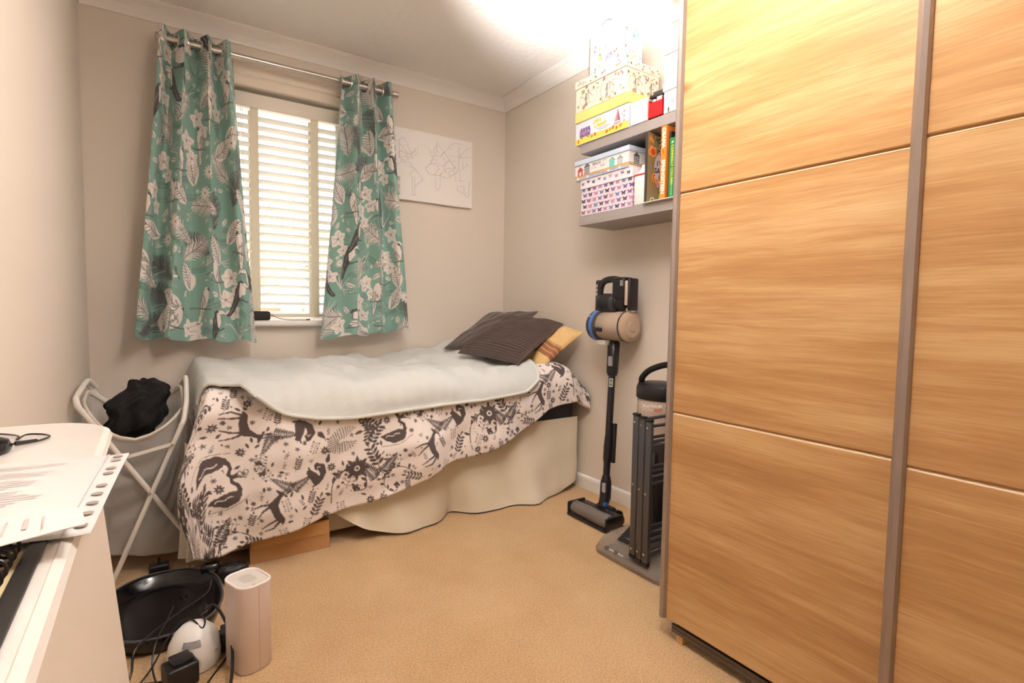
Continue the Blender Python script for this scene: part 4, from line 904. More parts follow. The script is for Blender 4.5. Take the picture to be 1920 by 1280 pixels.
b = thing('hole_punch', 'dark grey metal hole punch resting on the red box', 'hole punch', (-.16, -1.495, 1.857))
mk('base', MB().box(-.235, -.10, -1.534, -1.462, 1.8565, 1.869, .003), pm('#4a4644', .4, .4), b); mk('lever', MB().box(-.225, -.12, -1.532, -1.47, 1.870, 1.886, .006, 3), pm('#6b645f', .35, .6), b, smooth=True); mk('spring_post', MB().box(-.16, -.13, -1.528, -1.505, 1.886, 1.93, .004), pm('#6a5348', .35, .5), b, smooth=True)
for z0, z1, lab in ((1.773, 1.893, 'white floral box standing on the upper shelf beside the red box'), (1.894, 2.035, 'larger white floral box stacked on the other floral box')):
    b = carton('storage_box', lab, -.240, -.04, -1.80, -1.537, z0, z1, '#f1ecec', '#f4efef' if z0 < 1.8 else '#e6ecf2', .034)
    pf = front(-.2366, -1.541, z0)
    for k in range(14):
        x_, y_ = rg.uniform(.015, .2), rg.uniform(.026, z1-z0-.05); pf.flower(x_, y_, rg.uniform(.007, .013), rg.choice(['#e3cbd6', '#d5c3dd', '#d9d5e6', '#e6d0cf']), '#c9a9b9', 5, rg.random()); pf.leaf(x_, y_-.01, x_+.008, y_-.022, .004, '#c4cbc0')
    if z0 < 1.8: pf.leaf(.026, .0, .026, .024, .008, '#4f5a50')
    pf.done(b)
b = carton('storage_box', 'cream vintage bicycle print box on top of the beach box', -.246, -.028, -1.335, -.998, 1.926, 2.072, '#f3ead6', '#f4ebdb', .036)
for pf, wd_ in ((front(-.2425, -1.002, 1.926), .33), (sideface(-1.3313, -.242, 1.926), .21)):
    for cx_ in ((.06, .20) if wd_ > .3 else (.045, .145)):
        pf.ring(cx_, .050, .030, .0016, '#b5ab9c').ring(cx_+.062, .050, .030, .0016, '#b5ab9c') if wd_ > .3 else pf.ring(cx_, .05, .03, .0016, '#b5ab9c')
        pf.line([(cx_, .05), (cx_+.03, .078), (cx_+.062, .05)], .0022, '#8d857a').line([(cx_+.03, .078), (cx_+.034, .05), (cx_, .05)], .0018, '#8d857a')
        pf.line([(cx_+.008, .012), (cx_+.014, .075)], .0026, '#6a645e').line([(cx_+.020, .012), (cx_+.014, .075)], .0026, '#6a645e').line([(cx_+.006, .026), (cx_+.022, .026)], .002, '#6a645e')
    pf.ring(.215 if wd_ > .3 else .12, .055, .046, .002, '#cfc2a6', 28)
    for k in range(26): pf.flower(rg.uniform(.01, wd_-.01), rg.choice([rg.uniform(.006, .028), rg.uniform(.08, .104)]), rg.uniform(.005, .009), rg.choice(['#d88a8a', '#c9737f', '#b9b05a', '#8f9a5a', '#d9a86a']), '#8d6a5a', 5, rg.random())
    for k in range(10): pf.leaf(*(lambda a, c_: (a, c_, a+.008, c_+.006))(rg.uniform(.02, wd_-.02), rg.uniform(.02, .10)), .005, rg.choice(['#7f8a5a', '#9a9a4a', '#6a6a66']))
    pf.done(b)
for pf, wd_ in ((front(-.2465, -.998, 2.036), .337), (sideface(-1.3356, -.246, 2.036), .218)):
    for k in range(14): pf.flower(rg.uniform(.01, wd_-.01), rg.uniform(.008, .028), rg.uniform(.004, .007), rg.choice(['#d88a8a', '#c9a07f', '#a9a05a', '#7a746c']), '#8d6a5a', 5, rg.random())
    pf.done(b)
gbg = thing('gift_bag', 'white gift bag with bright confetti letters above the bicycle box', 'gift bag', (-.13, -1.165, 2.073))
gx0, gx1, gy0, gy1, gz0, gz1 = -.205, -.085, -1.275, -1.055, 2.0735, 2.292
m_bag = pm('#f6f3f1', .45)
mk('bag_body', MB().box(gx0, gx0+.0012, gy0, gy1, gz0, gz1).box(gx1-.0012, gx1, gy0, gy1, gz0, gz1).box(gx0, gx1, gy0, gy0+.0012, gz0, gz1).box(gx0, gx1, gy1-.0012, gy1, gz0, gz1).box(gx0, gx1, gy0, gy1, gz0, gz0+.0012), m_bag, gbg)
for pf, wd_ in ((front(gx0-.0004, gy1, gz0), .22), (sideface(gy0-.0004, gx0, gz0), .12)):
    cols = ['#e2673f', '#efc33a', '#5a79c9', '#e8a0b8', '#4d9a6a', '#7a4f8a', '#c8434f', '#dfe04a', '#9cc3e0']
    for k in range(int(150*wd_)):
        a, c_ = rg.uniform(.01, wd_-.01), rg.uniform(.008, .165); h_ = rg.choice(cols); q_ = rg.random()
        if q_ < .4: pf.disc(a, c_, rg.uniform(.003, .009), h_)
        elif q_ < .6: pf.ring(a, c_, .006, .002, h_, 12)
        elif q_ < .85: pf.leaf(a, c_, a+rg.uniform(-.006, .006), c_+.022, .008, h_)
        else: pf.line([(a, c_), (a+.002, c_+.018)], .003, h_)
    if wd_ > .2: pf.text('hooray', .10, .165, .026, '#b59ab0', .3).text('joy', .13, .075, .04, '#6a4a7a', .2)
    pf.done(gbg)
for xx in (gx0+.002, gx1-.002): mk('handle', MB().tube(spl([(xx, -1.12, gz1-.02), (xx, -1.125, gz1+.012), (xx, -1.165, gz1+.028), (xx, -1.205, gz1+.012), (xx, -1.21, gz1-.02)], 5), .002, 6), m_bag, gbg, smooth=True)
# ================================================================== STICK VACUUM
vc = thing('stick_vacuum', 'black cordless stick vacuum leaning on the wall beside the bed head', 'vacuum cleaner', (-.25, -1.24, 0))
m_dk = pm('#1b191c', .34, name='vac_black'); m_gr = pm('#4a474b', .35, .3); m_clear = clear_mat('#cdb8a4', .42)
CA = (-.105, -1.10, .905)    # front of the dust canister; its axis runs along the wall
mk('dust_canister', MB().lathe([(.068, -.165), (.072, -.160), (.072, -.010), (.070, 0)], CA, 'y', 36), m_clear, vc, smooth=True)
mk('canister_core', MB().lathe([(.030, -.150), (.036, -.06), (.045, 0)], CA, 'y', 24), pm('#b49e8b', .6), vc, smooth=True)
mk('dust', MB().lathe([(.02, -.140), (.062, -.135), (.066, -.06), (.055, -.02)], (CA[0], CA[1], CA[2]-.003), 'y', 24), pm('#c2ab96', .95, bump=(60, .8, .01)), vc, smooth=True)
mk('canister_lid', MB().lathe([(.0, -.186), (.022, -.187), (.026, -.183), (.050, -.184), (.054, -.180), (.066, -.178), (.074, -.172), (.074, -.162)], CA, 'y', 36, caps=False), clear_mat('#c8b09a', .15, .2), vc, smooth=True)
mk('seal_ring', MB().lathe([(.0745, -.163), (.0755, -.160), (.0755, -.155), (.0735, -.153)], CA, 'y', 36, caps=False), m_dk, vc, smooth=True)
mk('motor_cap', MB().lathe([(.073, 0), (.077, .010), (.078, .045), (.072, .062), (.055, .074), (.0, .078)], CA, 'y', 36), m_gr, vc, smooth=True)
mk('blue_filter', MB().lathe([(.0787, .014), (.0787, .036)], CA, 'y', 36, caps=False), pm('#4a7fd0', .3), vc, smooth=True)
pv = Print((CA[0]-.0765, CA[1]+.060, CA[2]+.038), (0, -1, 0), (.35, 0, .94), (-.94, 0, .35)); pv.text('VAX', .018, .008, .015, '#d9d6d6', bold=.0004); pv.done(vc, 'brand_print')
mk('latch', MB().box(CA[0]-.080, CA[0]-.066, CA[1]-.055, CA[1]+.005, CA[2]-.028, CA[2]-.008, .006, 3), m_dk, vc, smooth=True)
mk('hinge', MB().box(CA[0]-.016, CA[0]+.016, CA[1]-.186, CA[1]-.15, CA[2]+.066, CA[2]+.090, .006, 3), pm('#c9bcb0', .3), vc, smooth=True)
mk('motor_body', MB().lathe([(.030, -.150), (.037, -.146), (.039, -.10), (.045, -.095), (.047, .0), (.044, .03), (.03, .045)], (CA[0]+.004, CA[1], CA[2]+.112), 'y', 30), m_dk, vc, smooth=True)
mk('motor_band', MB().lathe([(.0475, -.090), (.0475, -.060)], (CA[0]+.004, CA[1], CA[2]+.112), 'y', 30, caps=False), m_gr, vc, smooth=True)
mk('neck_block', MB().box(CA[0]-.028, CA[0]+.03, CA[1]-.10, CA[1]+.045, CA[2]+.058, CA[2]+.09, .008), m_dk, vc, smooth=True)
mk('battery', MB().box(CA[0]-.036, CA[0]+.030, CA[1]-.155, CA[1]-.075, CA[2]+.125, CA[2]+.232, .010, 3), m_dk, vc, smooth=True)
mk('battery_back', MB().box(CA[0]-.032, CA[0]+.028, CA[1]-.190, CA[1]-.172, CA[2]+.075, CA[2]+.226, .008, 3), m_dk, vc, smooth=True)
mk('battery_strip', MB().box(CA[0]-.030, CA[0]+.026, CA[1]-.1725, CA[1]-.154, CA[2]+.10, CA[2]+.215, .004), pm('#cbb5a4', .5), vc, smooth=True)
mk('battery_button', MB().box(CA[0]-.040, CA[0]-.034, CA[1]-.150, CA[1]-.132, CA[2]+.190, CA[2]+.218, .003), pm('#8f8d90', .35), vc)
hp = [(CA[0], CA[1]+.030, CA[2]+.062), (CA[0], CA[1]+.038, CA[2]+.12), (CA[0], CA[1]+.040, CA[2]+.17), (CA[0], CA[1]+.028, CA[2]+.205), (CA[0], CA[1]+.0, CA[2]+.222), (CA[0], CA[1]-.05, CA[2]+.226), (CA[0], CA[1]-.09, CA[2]+.220)]
mk('handle', MB().tube(spl(hp, 5), .0165, 14), m_dk, vc, smooth=True)
mk('trigger_panel', MB().box(CA[0]-.016, CA[0]+.016, CA[1]+.038, CA[1]+.062, CA[2]+.07, CA[2]+.225, .009, 3), m_dk, vc, smooth=True)
for k in range(4): mk('indicator', MB().box(CA[0]-.0175, CA[0]-.0155, CA[1]+.043, CA[1]+.056, CA[2]+.128+k*.020, CA[2]+.143+k*.020, .0005), pm('#b9b6b8' if k else '#6b696c', .4), vc)
mk('foot_bracket', MB().box(CA[0]-.05, CA[0]-.005, CA[1]-.055, CA[1]+.005, CA[2]-.094, CA[2]-.070, .003), pm('#cfc8c2', .35), vc)
tp, bp_ = Vector((-.095, -1.155, .835)), Vector((-.205, -1.235, .075))
def al(t): return tp+(bp_-tp)*t
mk('wand_collar', MB().tube([al(.0), al(.02), al(.20), al(.225)], [.022, .030, .028, .022], 16), m_dk, vc, smooth=True)
mk('release_button', MB().box(-.022, -.012, -.013, .013, -.024, .024, .003).xf(Matrix.Translation(al(.13)+Vector((-.014, -.014, 0)))), pm('#8f8c90', .35), vc)
mk('wand', MB().tube([al(.2), al(.86)], .0165, 16), m_dk, vc, smooth=True)
lbp = al(.265)+Vector((-.0140, -.0105, 0)); pv = Print(lbp, (.6, -.8, 0), (.14, .1, .98), (-.8, -.6, 0), .003); pv.rect(-.009, .009, -.02, .02, '#c9c6bd').rect(-.0065, .0065, -.016, .016, '#3f4a3a').rect(-.004, .004, -.008, .006, '#8f9a6a'); pv.done(vc, 'wand_label')
mk('wand_hinge', MB().tube([al(.60), al(.66), al(.74), al(.76)], [.018, .021, .021, .018], 14).tube([al(.52)+Vector((.016, -.022, 0)), al(.76)+Vector((.016, -.022, 0))], .011, 10), m_dk, vc, smooth=True)
mk('neck', MB().tube([al(.84), al(.88), al(.97), bp_+Vector((-.02, -.005, -.02))], [.019, .026, .027, .022], 16), m_dk, vc, smooth=True)
mk('neck_button', MB().box(-.006, .004, -.010, .010, -.022, .022, .003).xf(Matrix.Translation(al(.905)+Vector((-.024, -.014, 0)))), pm('#a5a2a6', .35), vc)
mk('blue_ring', MB().lathe([(.012, -.016), (.012, .016)], (-.222, -1.245, .072), 'y', 14), pm('#3f74c4', .3), vc, smooth=True)
HX, HY = -.285, -1.245
mk('head_shell', MB().box(HX+.0, HX+.075, HY-.132, HY+.132, .014, .055, .014, 3), m_dk, vc, smooth=True)
mk('head_window', MB().lathe([(.030, -.118), (.033, -.112), (.033, .112), (.030, .118)], (HX-.012, HY, .036), 'y', 24), clear_mat('#8d837c', .35), vc, smooth=True)
br = MB()
for k in range(3): br.tube([(HX-.012+.016*math.cos(k*2.1+t*6), HY-.11+.22*t, .036+.016*math.sin(k*2.1+t*6)) for t in np.linspace(0, 1, 26)], .007, 6)
mk('brush_roll', br, pm('#5a5560', .8), vc, smooth=True)
for sg_ in (-1, 1): mk('head_end', MB().box(HX-.048, HX+.06, HY+sg_*.128-.008, HY+sg_*.128+.008, .008, .066, .012, 3), m_dk, vc, smooth=True)
mk('head_lip', MB().box(HX-.052, HX-.036, HY-.13, HY+.13, .002, .016, .004), m_dk, vc, smooth=True)
for sg_ in (-1, 1): mk('wheel', MB().lathe([(.018, -.009), (.026, -.007), (.026, .007), (.018, .009)], (HX+.098, HY+sg_*.060, .028), 'y', 20), m_blackg, vc, smooth=True)
mk('head_joint', MB().box(HX+.04, HX+.105, HY-.05, HY+.05, .020, .062, .014, 3), m_dk, vc, smooth=True)
# ================================================================== CARPET WASHER
cw = thing('carpet_washer', 'upright carpet washer with clear floor head standing behind the folded airer', 'carpet washer', (-.27, -1.63, 0))
m_cw = clear_mat('#a89a8c', .50, .15); m_tank = pm('#b8a698', .25, name='tank_plastic', coat=.4)
pr_h = [(-.490, .004), (-.495, .020), (-.462, .050), (-.40, .068), (-.30, .074), (-.27, .06), (-.27, .004)]
def taper(y, k): return y
vs = []; fs = []; ys = [-1.462, -1.475, -1.50, -1.79, -1.815, -1.828]; sc_ = [.86, .95, 1, 1, .95, .86]; kk = len(pr_h)
for yv, sc in zip(ys, sc_):
    for (a, c_) in pr_h: vs.append((-.27+(a+.27)*sc, yv, .004+(c_-.004)*sc))
for i in range(len(ys)-1):
    for j in range(kk): fs.append((i*kk+j, i*kk+(j+1) % kk, (i+1)*kk+(j+1) % kk, (i+1)*kk+j))
fs += [tuple(range(kk)), tuple((len(ys)-1)*kk+j for j in range(kk))[::-1]]
mk('floor_head', MB().add(vs, fs), m_cw, cw, smooth=True)
mk('head_base', MB().box(-.46, -.28, -1.80, -1.49, .004, .020, .004).box(-.40, -.29, -1.79, -1.50, .018, .045, .01), pm('#4a423c', .6), cw)
mk('suction_neck', MB().add([(-.43, -1.60, .062), (-.43, -1.545, .064), (-.30, -1.63, .085), (-.30, -1.50, .085), (-.20, -1.62, .16), (-.20, -1.48, .16), (-.18, -1.62, .02), (-.18, -1.48, .02), (-.43, -1.60, .05), (-.43, -1.545, .05)], [(0, 1, 3, 2), (2, 3, 5, 4), (4, 5, 7, 6), (0, 2, 4, 6, 8), (1, 9, 7, 5, 3), (0, 8, 9, 1), (8, 6, 7, 9)]), m_black, cw)
pf = Print((-.495, -1.50, .020), (0, -1, 0), (.74, 0, .673), (-.673, 0, .74), .0012)
for a, tx in ((.035, 'WASH'), (.085, 'BRUSH')): pf.ring(a, .022, .009, .0022, '#26211f', 16).disc(a, .022, .003, '#26211f').text(tx, a+.026, .022, .009, '#e9e3da')
pf.done(cw, 'icon_print')
mk('body', MB().box(-.265, -.135, -1.625, -1.465, .09, .46, .03, 3), pm('#2a2628', .4), cw, smooth=True)
mk('clean_tank', MB().lathe([(.070, 0), (.082, .008), (.086, .10), (.084, .19), (.078, .20)], (-.20, -1.54, .44), seg=36, sx=1, sy=1.15), m_tank, cw, smooth=True)
mk('tank_cap', MB().lathe([(.088, 0), (.090, .004), (.090, .045), (.084, .060), (.060, .068), (.0, .070)], (-.20, -1.54, .615), seg=36, sx=1, sy=1.15), m_black, cw, smooth=True)
mk('carry_handle', MB().tube(spl([(-.245, -1.48, .672), (-.25, -1.485, .70), (-.235, -1.515, .735), (-.205, -1.575, .76), (-.185, -1.635, .755), (-.178, -1.63, .66)], 6), .013, 12), m_blackg, cw, smooth=True)
cc = Vector((-.20, -1.54, 0)); dr = Vector((-.72, -.70, 0)).normalized(); tg_ = Vector((dr.y*-1, dr.x, 0)); tg_ = Vector((-dr.y, dr.x, 0))
if tg_.dot(Vector((rv.x, rv.y, 0))) < 0: tg_ = -tg_
pf = Print(cc+dr*.0985+tg_*-.035+Vector((0, 0, .572)), tg_, (0, 0, 1), dr, .0005); pf.text('PLATINUM', .0, .024, .016, '#f1efec', bold=.0004).text('POWER', -.014, .008, .0145, '#d9d4cf').text('MAX', .022, .008, .0145, '#d8602a', bold=.0006); pf.done(cw, 'brand_print')
mk('hose', MB().tube(spl([(-.275, -1.575, .40), (-.305, -1.595, .30), (-.30, -1.60, .20), (-.29, -1.60, .12)], 6), .014, 10), pm('#5c5550', .5), cw, smooth=True)
# ------------------------------------------------------------------ folded airer
ar = thing('folded_airer', 'folded grey metal airer with flat side bars resting against the carpet washer', 'clothes airer', (-.40, -1.78, .0))
m_ar = pm('#5d5c5f', .38, .55, name='grey_airer')
for k in range(3):
    y0 = -1.672-.031*k; zb, zt_ = .064, .592-.006*k
    lean = .012*k
    for xx in (-.480, -.10):
        o = mk('side_bar', MB().box(xx-.006, xx+.010, y0-.015, y0+.013, zb-.004*k, zt_, .004, 2), m_ar, ar, smooth=True)
        if xx < -.3:
            for zz in (zt_-.022, .335-.01*k, zb+.025): mk('rivet', MB().lathe([(.0045, -.003), (.0035, .0), (.0, .0006)], (xx-.0065, y0, zz), 'x', 10), pm('#d9d6d2', .25, .9), o, smooth=True)
        mk('end_plug', MB().box(xx-.008, xx+.012, y0-.015, y0+.015, zt_, zt_+.010, .004), m_black, ar); mk('end_plug', MB().box(xx-.008, xx+.012, y0-.015, y0+.015, zb-.012-.004*k, zb-.004*k, .004), m_black, ar)
    for zz in (.575, .50, .385, .360, .15, .115)[(k % 2):]:
        mk('rod', MB().tube([(-.475, y0, zz-.006*k), (-.10, y0, zz-.006*k)], .0065, 10), m_ar, ar, smooth=True)
# detergent bottle behind the airer
db = thing('detergent_bottle', 'purple cleaning bottle with a teal label behind the airer rods', 'bottle', (-.37, -1.885, 0))
mk('body', MB().lathe([(.034, 0), (.037, .01), (.037, .36), (.030, .40), (.015, .43)], (-.37, -1.885, 0), seg=20), pm('#4a2a5c', .35), db, smooth=True)
mk('label', MB().lathe([(.0376, .40-.12), (.0376, .36)], (-.37, -1.885, 0), seg=20, caps=False), pm('#3aa0a8', .4), db, smooth=True); mk('cap', MB().lathe([(.017, .43), (.017, .47), (.012, .475)], (-.37, -1.885, 0), seg=16), m_wpl, db, smooth=True)
lp = thing('plastic_panel', 'grey tinted plastic panel standing on edge against the wardrobe end', 'panel', (-.40, -1.94, 0))
Ml = Matrix.Translation((0, -1.945, 0)) @ Matrix.Rotation(math.radians(4), 4, 'X')
mk('sheet', MB().box(-.61, -.12, -.004, .004, .002, .56, .001).xf(Ml), clear_mat('#8f8c7e', .25, .2), lp); mk('edge_clip', MB().box(-.615, -.585, -.008, .008, .002, .115, .002).xf(Ml), pm('#c9c2b4', .5), lp)
mk('screw', MB().lathe([(.004, -.002), (.003, 0)], (-.60, -1.957, .018), 'y', 10).lathe([(.004, -.002), (.003, 0)], (-.60, -1.952, .10), 'y', 10), m_metal, lp)
# ================================================================== LAUNDRY HAMPER
hm = thing('laundry_hamper', 'folding laundry hamper with white crossed legs and translucent bag', 'laundry hamper', (-2.02, -.60, 0))
m_tube = pm('#ece6de', .35, name='white_tube'); m_bagm = bag_mat()
yf, yb = -.775, -.42
FL, FR = (-2.178, .632), (-1.879, .556)
for yy, dz, dx in ((yf, 0, 0), (yb, .03, .0)):
    mk('leg', MB().tube([(FL[0], yy, FL[1]+dz), (-1.812, yy+.012, .012)], .0085, 10), m_tube, hm, smooth=True)
    mk('leg', MB().tube([(FR[0]+dx, yy, FR[1]+dz+.0), (-2.10, yy-.012, .012)], .0085, 10), m_tube, hm, smooth=True)
mk('top_bar', MB().tube(spl([(-2.165, yf, .610), (-2.178, yf, .632), (-2.184, yf+.02, .650), (-2.186, yf+.06, .660), (-2.180, yb-.06, .680), (-2.170, yb-.02, .675), (-2.155, yb, .65)], 6), .0095, 10), m_tube, hm, smooth=True)
mk('top_bar', MB().tube(spl([(-1.888, yf, .538), (-1.879, yf, .556), (-1.872, yf+.03, .590), (-1.866, yf+.08, .620), (-1.858, yb-.06, .672), (-1.862, yb-.02, .668), (-1.878, yb, .64)], 6), .0095, 10), m_tube, hm, smooth=True)
mk('spreader', MB().box(-2.065, -1.915, yf-.014, yf-.009, .452, .463).xf(Matrix.Translation((-2.0, yf, .457)) @ Matrix.Rotation(math.radians(-12), 4, 'Y') @ Matrix.Translation((2.0, -yf, -.457))), m_tube, hm)
for p_ in ((-1.988, yf-.012, .305), (-1.917, yf-.014, .472)): mk('rivet', MB().lathe([(.006, -.004), (.004, 0)], p_, 'y', 10), m_metal, hm, smooth=True)
# bag
na, nz_ = 120, 60; a = np.linspace(0, 2*np.pi, na, endpoint=False)[None, :]; v = np.linspace(0, 1, nz_)[:, None]
ca, sa = np.cos(a), np.sin(a); pw = lambda q_, e: np.sign(q_)*np.abs(q_)**e
ex = pw(ca, .55); ey = pw(sa, .55)
rimx = -2.026+ex*(.150+0*v); rimy = -.592+ey*.160
rimz = .575+.055*np.abs(ex)**3*1.0+.03*(ey > 0)*ey-.080*(1-np.abs(ex)**1.6)*np.clip(-ey+.05, 0, 1)**.7-.05*(1-np.abs(ex)**1.6)*np.clip(ey, 0, 1)
rimz = rimz-.045*np.clip(ex, 0, 1)**3*(ey < 0)
botx = -1.995+ex*.145+.010*np.sin(3*a); boty = -.592+ey*.150
bz = .075+.02*np.sin(2*a+.5)
k = v**.85; bulge = np.sin(np.pi*np.clip(v*1.02, 0, 1))
x = rimx+(botx-rimx)*k+ex*(.012*bulge)+.006*np.sin(9*a+5*v)*v; y = rimy+(boty-rimy)*k+ey*(.003*bulge)+.007*np.sin(7*a-4*v)*v; z = rimz+(bz-rimz)*v
wk = (wob(np.sin(a)*.3+0*v, v*.5+np.cos(a)*.2, .30, 71)*.009+wob(np.sin(a)*.3+v*.2, v*.5+np.cos(a)*.3, .11, 72)*.004)*np.sin(np.pi*np.clip(v, 0, 1))
P = np.stack([x+ex*wk, y+ey*wk, z], -1)
cen = np.array([-1.99, -.60, .055]); extra = [P[-1]*(1-t_)+cen*t_ for t_ in (.25, .6, .97)]
for q_, t_ in zip(extra, (.25, .6, .97)): q_[:, 2] = P[-1][:, 2]*(1-t_)+.052*t_
grid('bag', np.concatenate([P, np.stack(extra)], 0), m_bagm, hm, wrap=True)
rim = [Vector(p)+Vector((0, 0, .001)) for p in P[0][::2]]
mk('bag_rim', MB().tube(rim, .006, 8, closed=True, flat=1.8), pm('#e2dace', .8), hm, smooth=True)
def blobmesh(c, r, seed, amp=.12, n=40, sq=.8):
    th = np.linspace(.02, np.pi-.02, n)[:, None]; ph = np.linspace(0, 2*np.pi, n*2, endpoint=False)[None, :]
    d = np.stack([np.sin(th)*np.cos(ph), np.sin(th)*np.sin(ph), np.cos(th)+0*ph], -1); d = np.sign(d)*np.abs(d)**sq
    rr = 1+amp*(wob(d[..., 0]*.5+d[..., 2]*.3, d[..., 1]*.5-d[..., 2]*.4, .55, seed)+.5*wob(d[..., 0]*.5-d[..., 2]*.5, d[..., 1]*.5+d[..., 2]*.2, .22, seed+1))
    return np.array(c)+d*np.array(r)*rr[..., None]
bc = blobmesh((-2.028, -.58, .565), (.098, .115, .125), 4, .07, n=60, sq=1.0); bc[..., 0] += .30*(bc[..., 2]-.56)+.010*np.sin(bc[..., 2]*60); bc[..., 1] += .008*np.sin(bc[..., 0]*70)
tag(grid('black_clothes', bc, pm('#0d0c0e', .95, bump=(120, .4, .004), sheen=.0), None, wrap=True), 'heap of black clothes sticking out of the laundry hamper', 'clothes')
tag(grid('dark_clothes', blobmesh((-2.01, -.60, .345), (.105, .115, .078), 9, .05), pm('#4b4644', .95), None, wrap=True), 'dark grey clothes showing through the hamper bag', 'clothes')
tag(grid('grey_clothes', blobmesh((-2.0, -.60, .165), (.105, .115, .080), 14, .05), pm('#8b827c', .95), None, wrap=True), 'light grey clothes at the bottom of the hamper bag', 'clothes')
# ================================================================== DESK
ds = thing('white_desk', 'narrow white desk with a rounded corner along the left wall', 'desk', (-2.125, -2.6, 0))
ZD = .752; xe, ye = -2.040, -1.735; rc = .11
top = [(XL+.002, -3.3), (xe, -3.3), (xe, ye-rc)]+[(xe-rc+rc*math.cos(t), ye-rc+rc*math.sin(t)) for t in np.linspace(0, math.pi/2, 14)]+[(XL+.002, ye)]
mk('desk_top', MB().prism(top, lambda u, v, w_: (u, v, w_), ZD-.022, ZD), pm('#f3efec', .22, coat=.3), ds)
ed = [(u, v) for u, v in top]
mk('edge_band', MB().tube([(u, v, ZD-.011) for u, v in ed[1:]], .0115, 8), pm('#f0ebe6', .3), ds, smooth=True)
pn = [(-3.25, ZD-.0225), (-1.955, ZD-.0225), (-1.945, 0), (-3.25, 0)]
def leaf_map(u, v, w_): return (xe-.016+(ZD-v)*.088+w_, u, v)
mk('side_panel', MB().prism(pn, leaf_map, -.009, .009), pm('#e4d8cb', .5), ds)
mk('back_leg', MB().box(XL+.004, XL+.03, -1.84, -1.80, 0, ZD-.0225, .003).box(XL+.004, XL+.03, -3.24, -3.2, 0, ZD-.0225, .003), m_wpl, ds)
# papers on the desk
def sheet(name, label, cor, zfn, mat, n=24, cat='paper'):
    A, Bc, Cc, Dd = [np.array(p, float) for p in cor]; u = np.linspace(0, 1, n)[None, :, None]; v = np.linspace(0, 1, n)[:, None, None]
    xy = (1-u)*(1-v)*A+u*(1-v)*Bc+u*v*Cc+(1-u)*v*Dd; z = zfn(u[..., 0]+0*v[..., 0], v[..., 0]+0*u[..., 0])
    P = np.concatenate([xy, z[..., None]], -1); low = P.copy(); low[..., 2] -= .0008
    o = grid(name, np.concatenate([P, low[::-1]], 0), mat, None); tag(o, label, cat); return o, (A, Bc, Cc, Dd, zfn)
z_p = lambda u, v: .7585+.004*np.sin(3.1*v)+.010*np.clip(u-.78, 0, 1)**2*4-.012*np.clip(u-.75, 0, 1)*2*(v > .0)*np.sin(2*v)
po, fr = sheet('punched_pocket', 'clear punched pocket with a printed letter hanging over the desk edge', [(-2.203, -2.045), (-1.996, -2.083), (-2.018, -2.388), (-2.203, -2.40)], z_p, pm('#f5f2f2', .3, coat=.3))
def onsheet(fr, u, v, l=.0012):
    A, Bc, Cc, Dd, zf = fr; xy = (1-u)*(1-v)*A+u*(1-v)*Bc+u*v*Cc+(1-u)*v*Dd; return (xy[0], xy[1], float(zf(np.array(u), np.array(v)))+l)
def sq(mb, fr, u0, u1, v0, v1, mat, l=.0012, n=3):
    for i in range(n):
        a_, b_ = u0+(u1-u0)*i/n, u0+(u1-u0)*(i+1)/n
        mb.add([onsheet(fr, a_, v0, l), onsheet(fr, b_, v0, l), onsheet(fr, b_, v1, l), onsheet(fr, a_, v1, l)], [(0, 1, 2, 3)], mat)
mb = MB(); rg = random.Random(2)
for k in range(22):
    v0 = .10+k*.026
    if k in (3, 8, 14): continue
    sq(mb, fr, .06, rg.uniform(.45, .68), v0, v0+.008, pm('#cfcaca', .6), n=8)
mk('letter_print', mb, None, po)
mb = MB(); sq(mb, fr, .875, .89, .0, 1.0, pm('#c9c3cc', .4), .0014); [sq(mb, fr, .884, .892, k/20, (k+1)/20, pm('#c9c3cc', .4), .0016, 1) for k in range(20)]
mk('pocket_seam', mb, None, po)
hl = MB()
for k, v0 in enumerate((.06, .13, .27, .35, .52, .62, .72, .82, .93)):
    c0 = onsheet(fr, .945, v0, .0016); hl.lathe([(.0058, 0), (.0058, .0002)], c0, seg=12)
mk('punched_holes', hl, pm('#a99d95', .7), po)
z_r = lambda u, v: .7735+.004*np.sin(2.5*u)+.002*v
ro, fr2 = sheet('receipt_sheet', 'white printed receipt lying across the punched pocket and notebook', [(-2.203, -2.372), (-2.026, -2.367), (-2.018, -2.425), (-2.203, -2.515)], z_r, pm('#f5f1ee', .6))
mb = MB()
for k in range(11):
    u0 = .12+k*.072; sq(mb, fr2, u0, u0+rg.choice([.008, .012, .02]), .25, rg.uniform(.55, .85), pm(rg.choice(['#b9b0ae', '#cdc6c4', '#a39b9a']), .6), n=1)
mk('receipt_print', mb, None, ro)
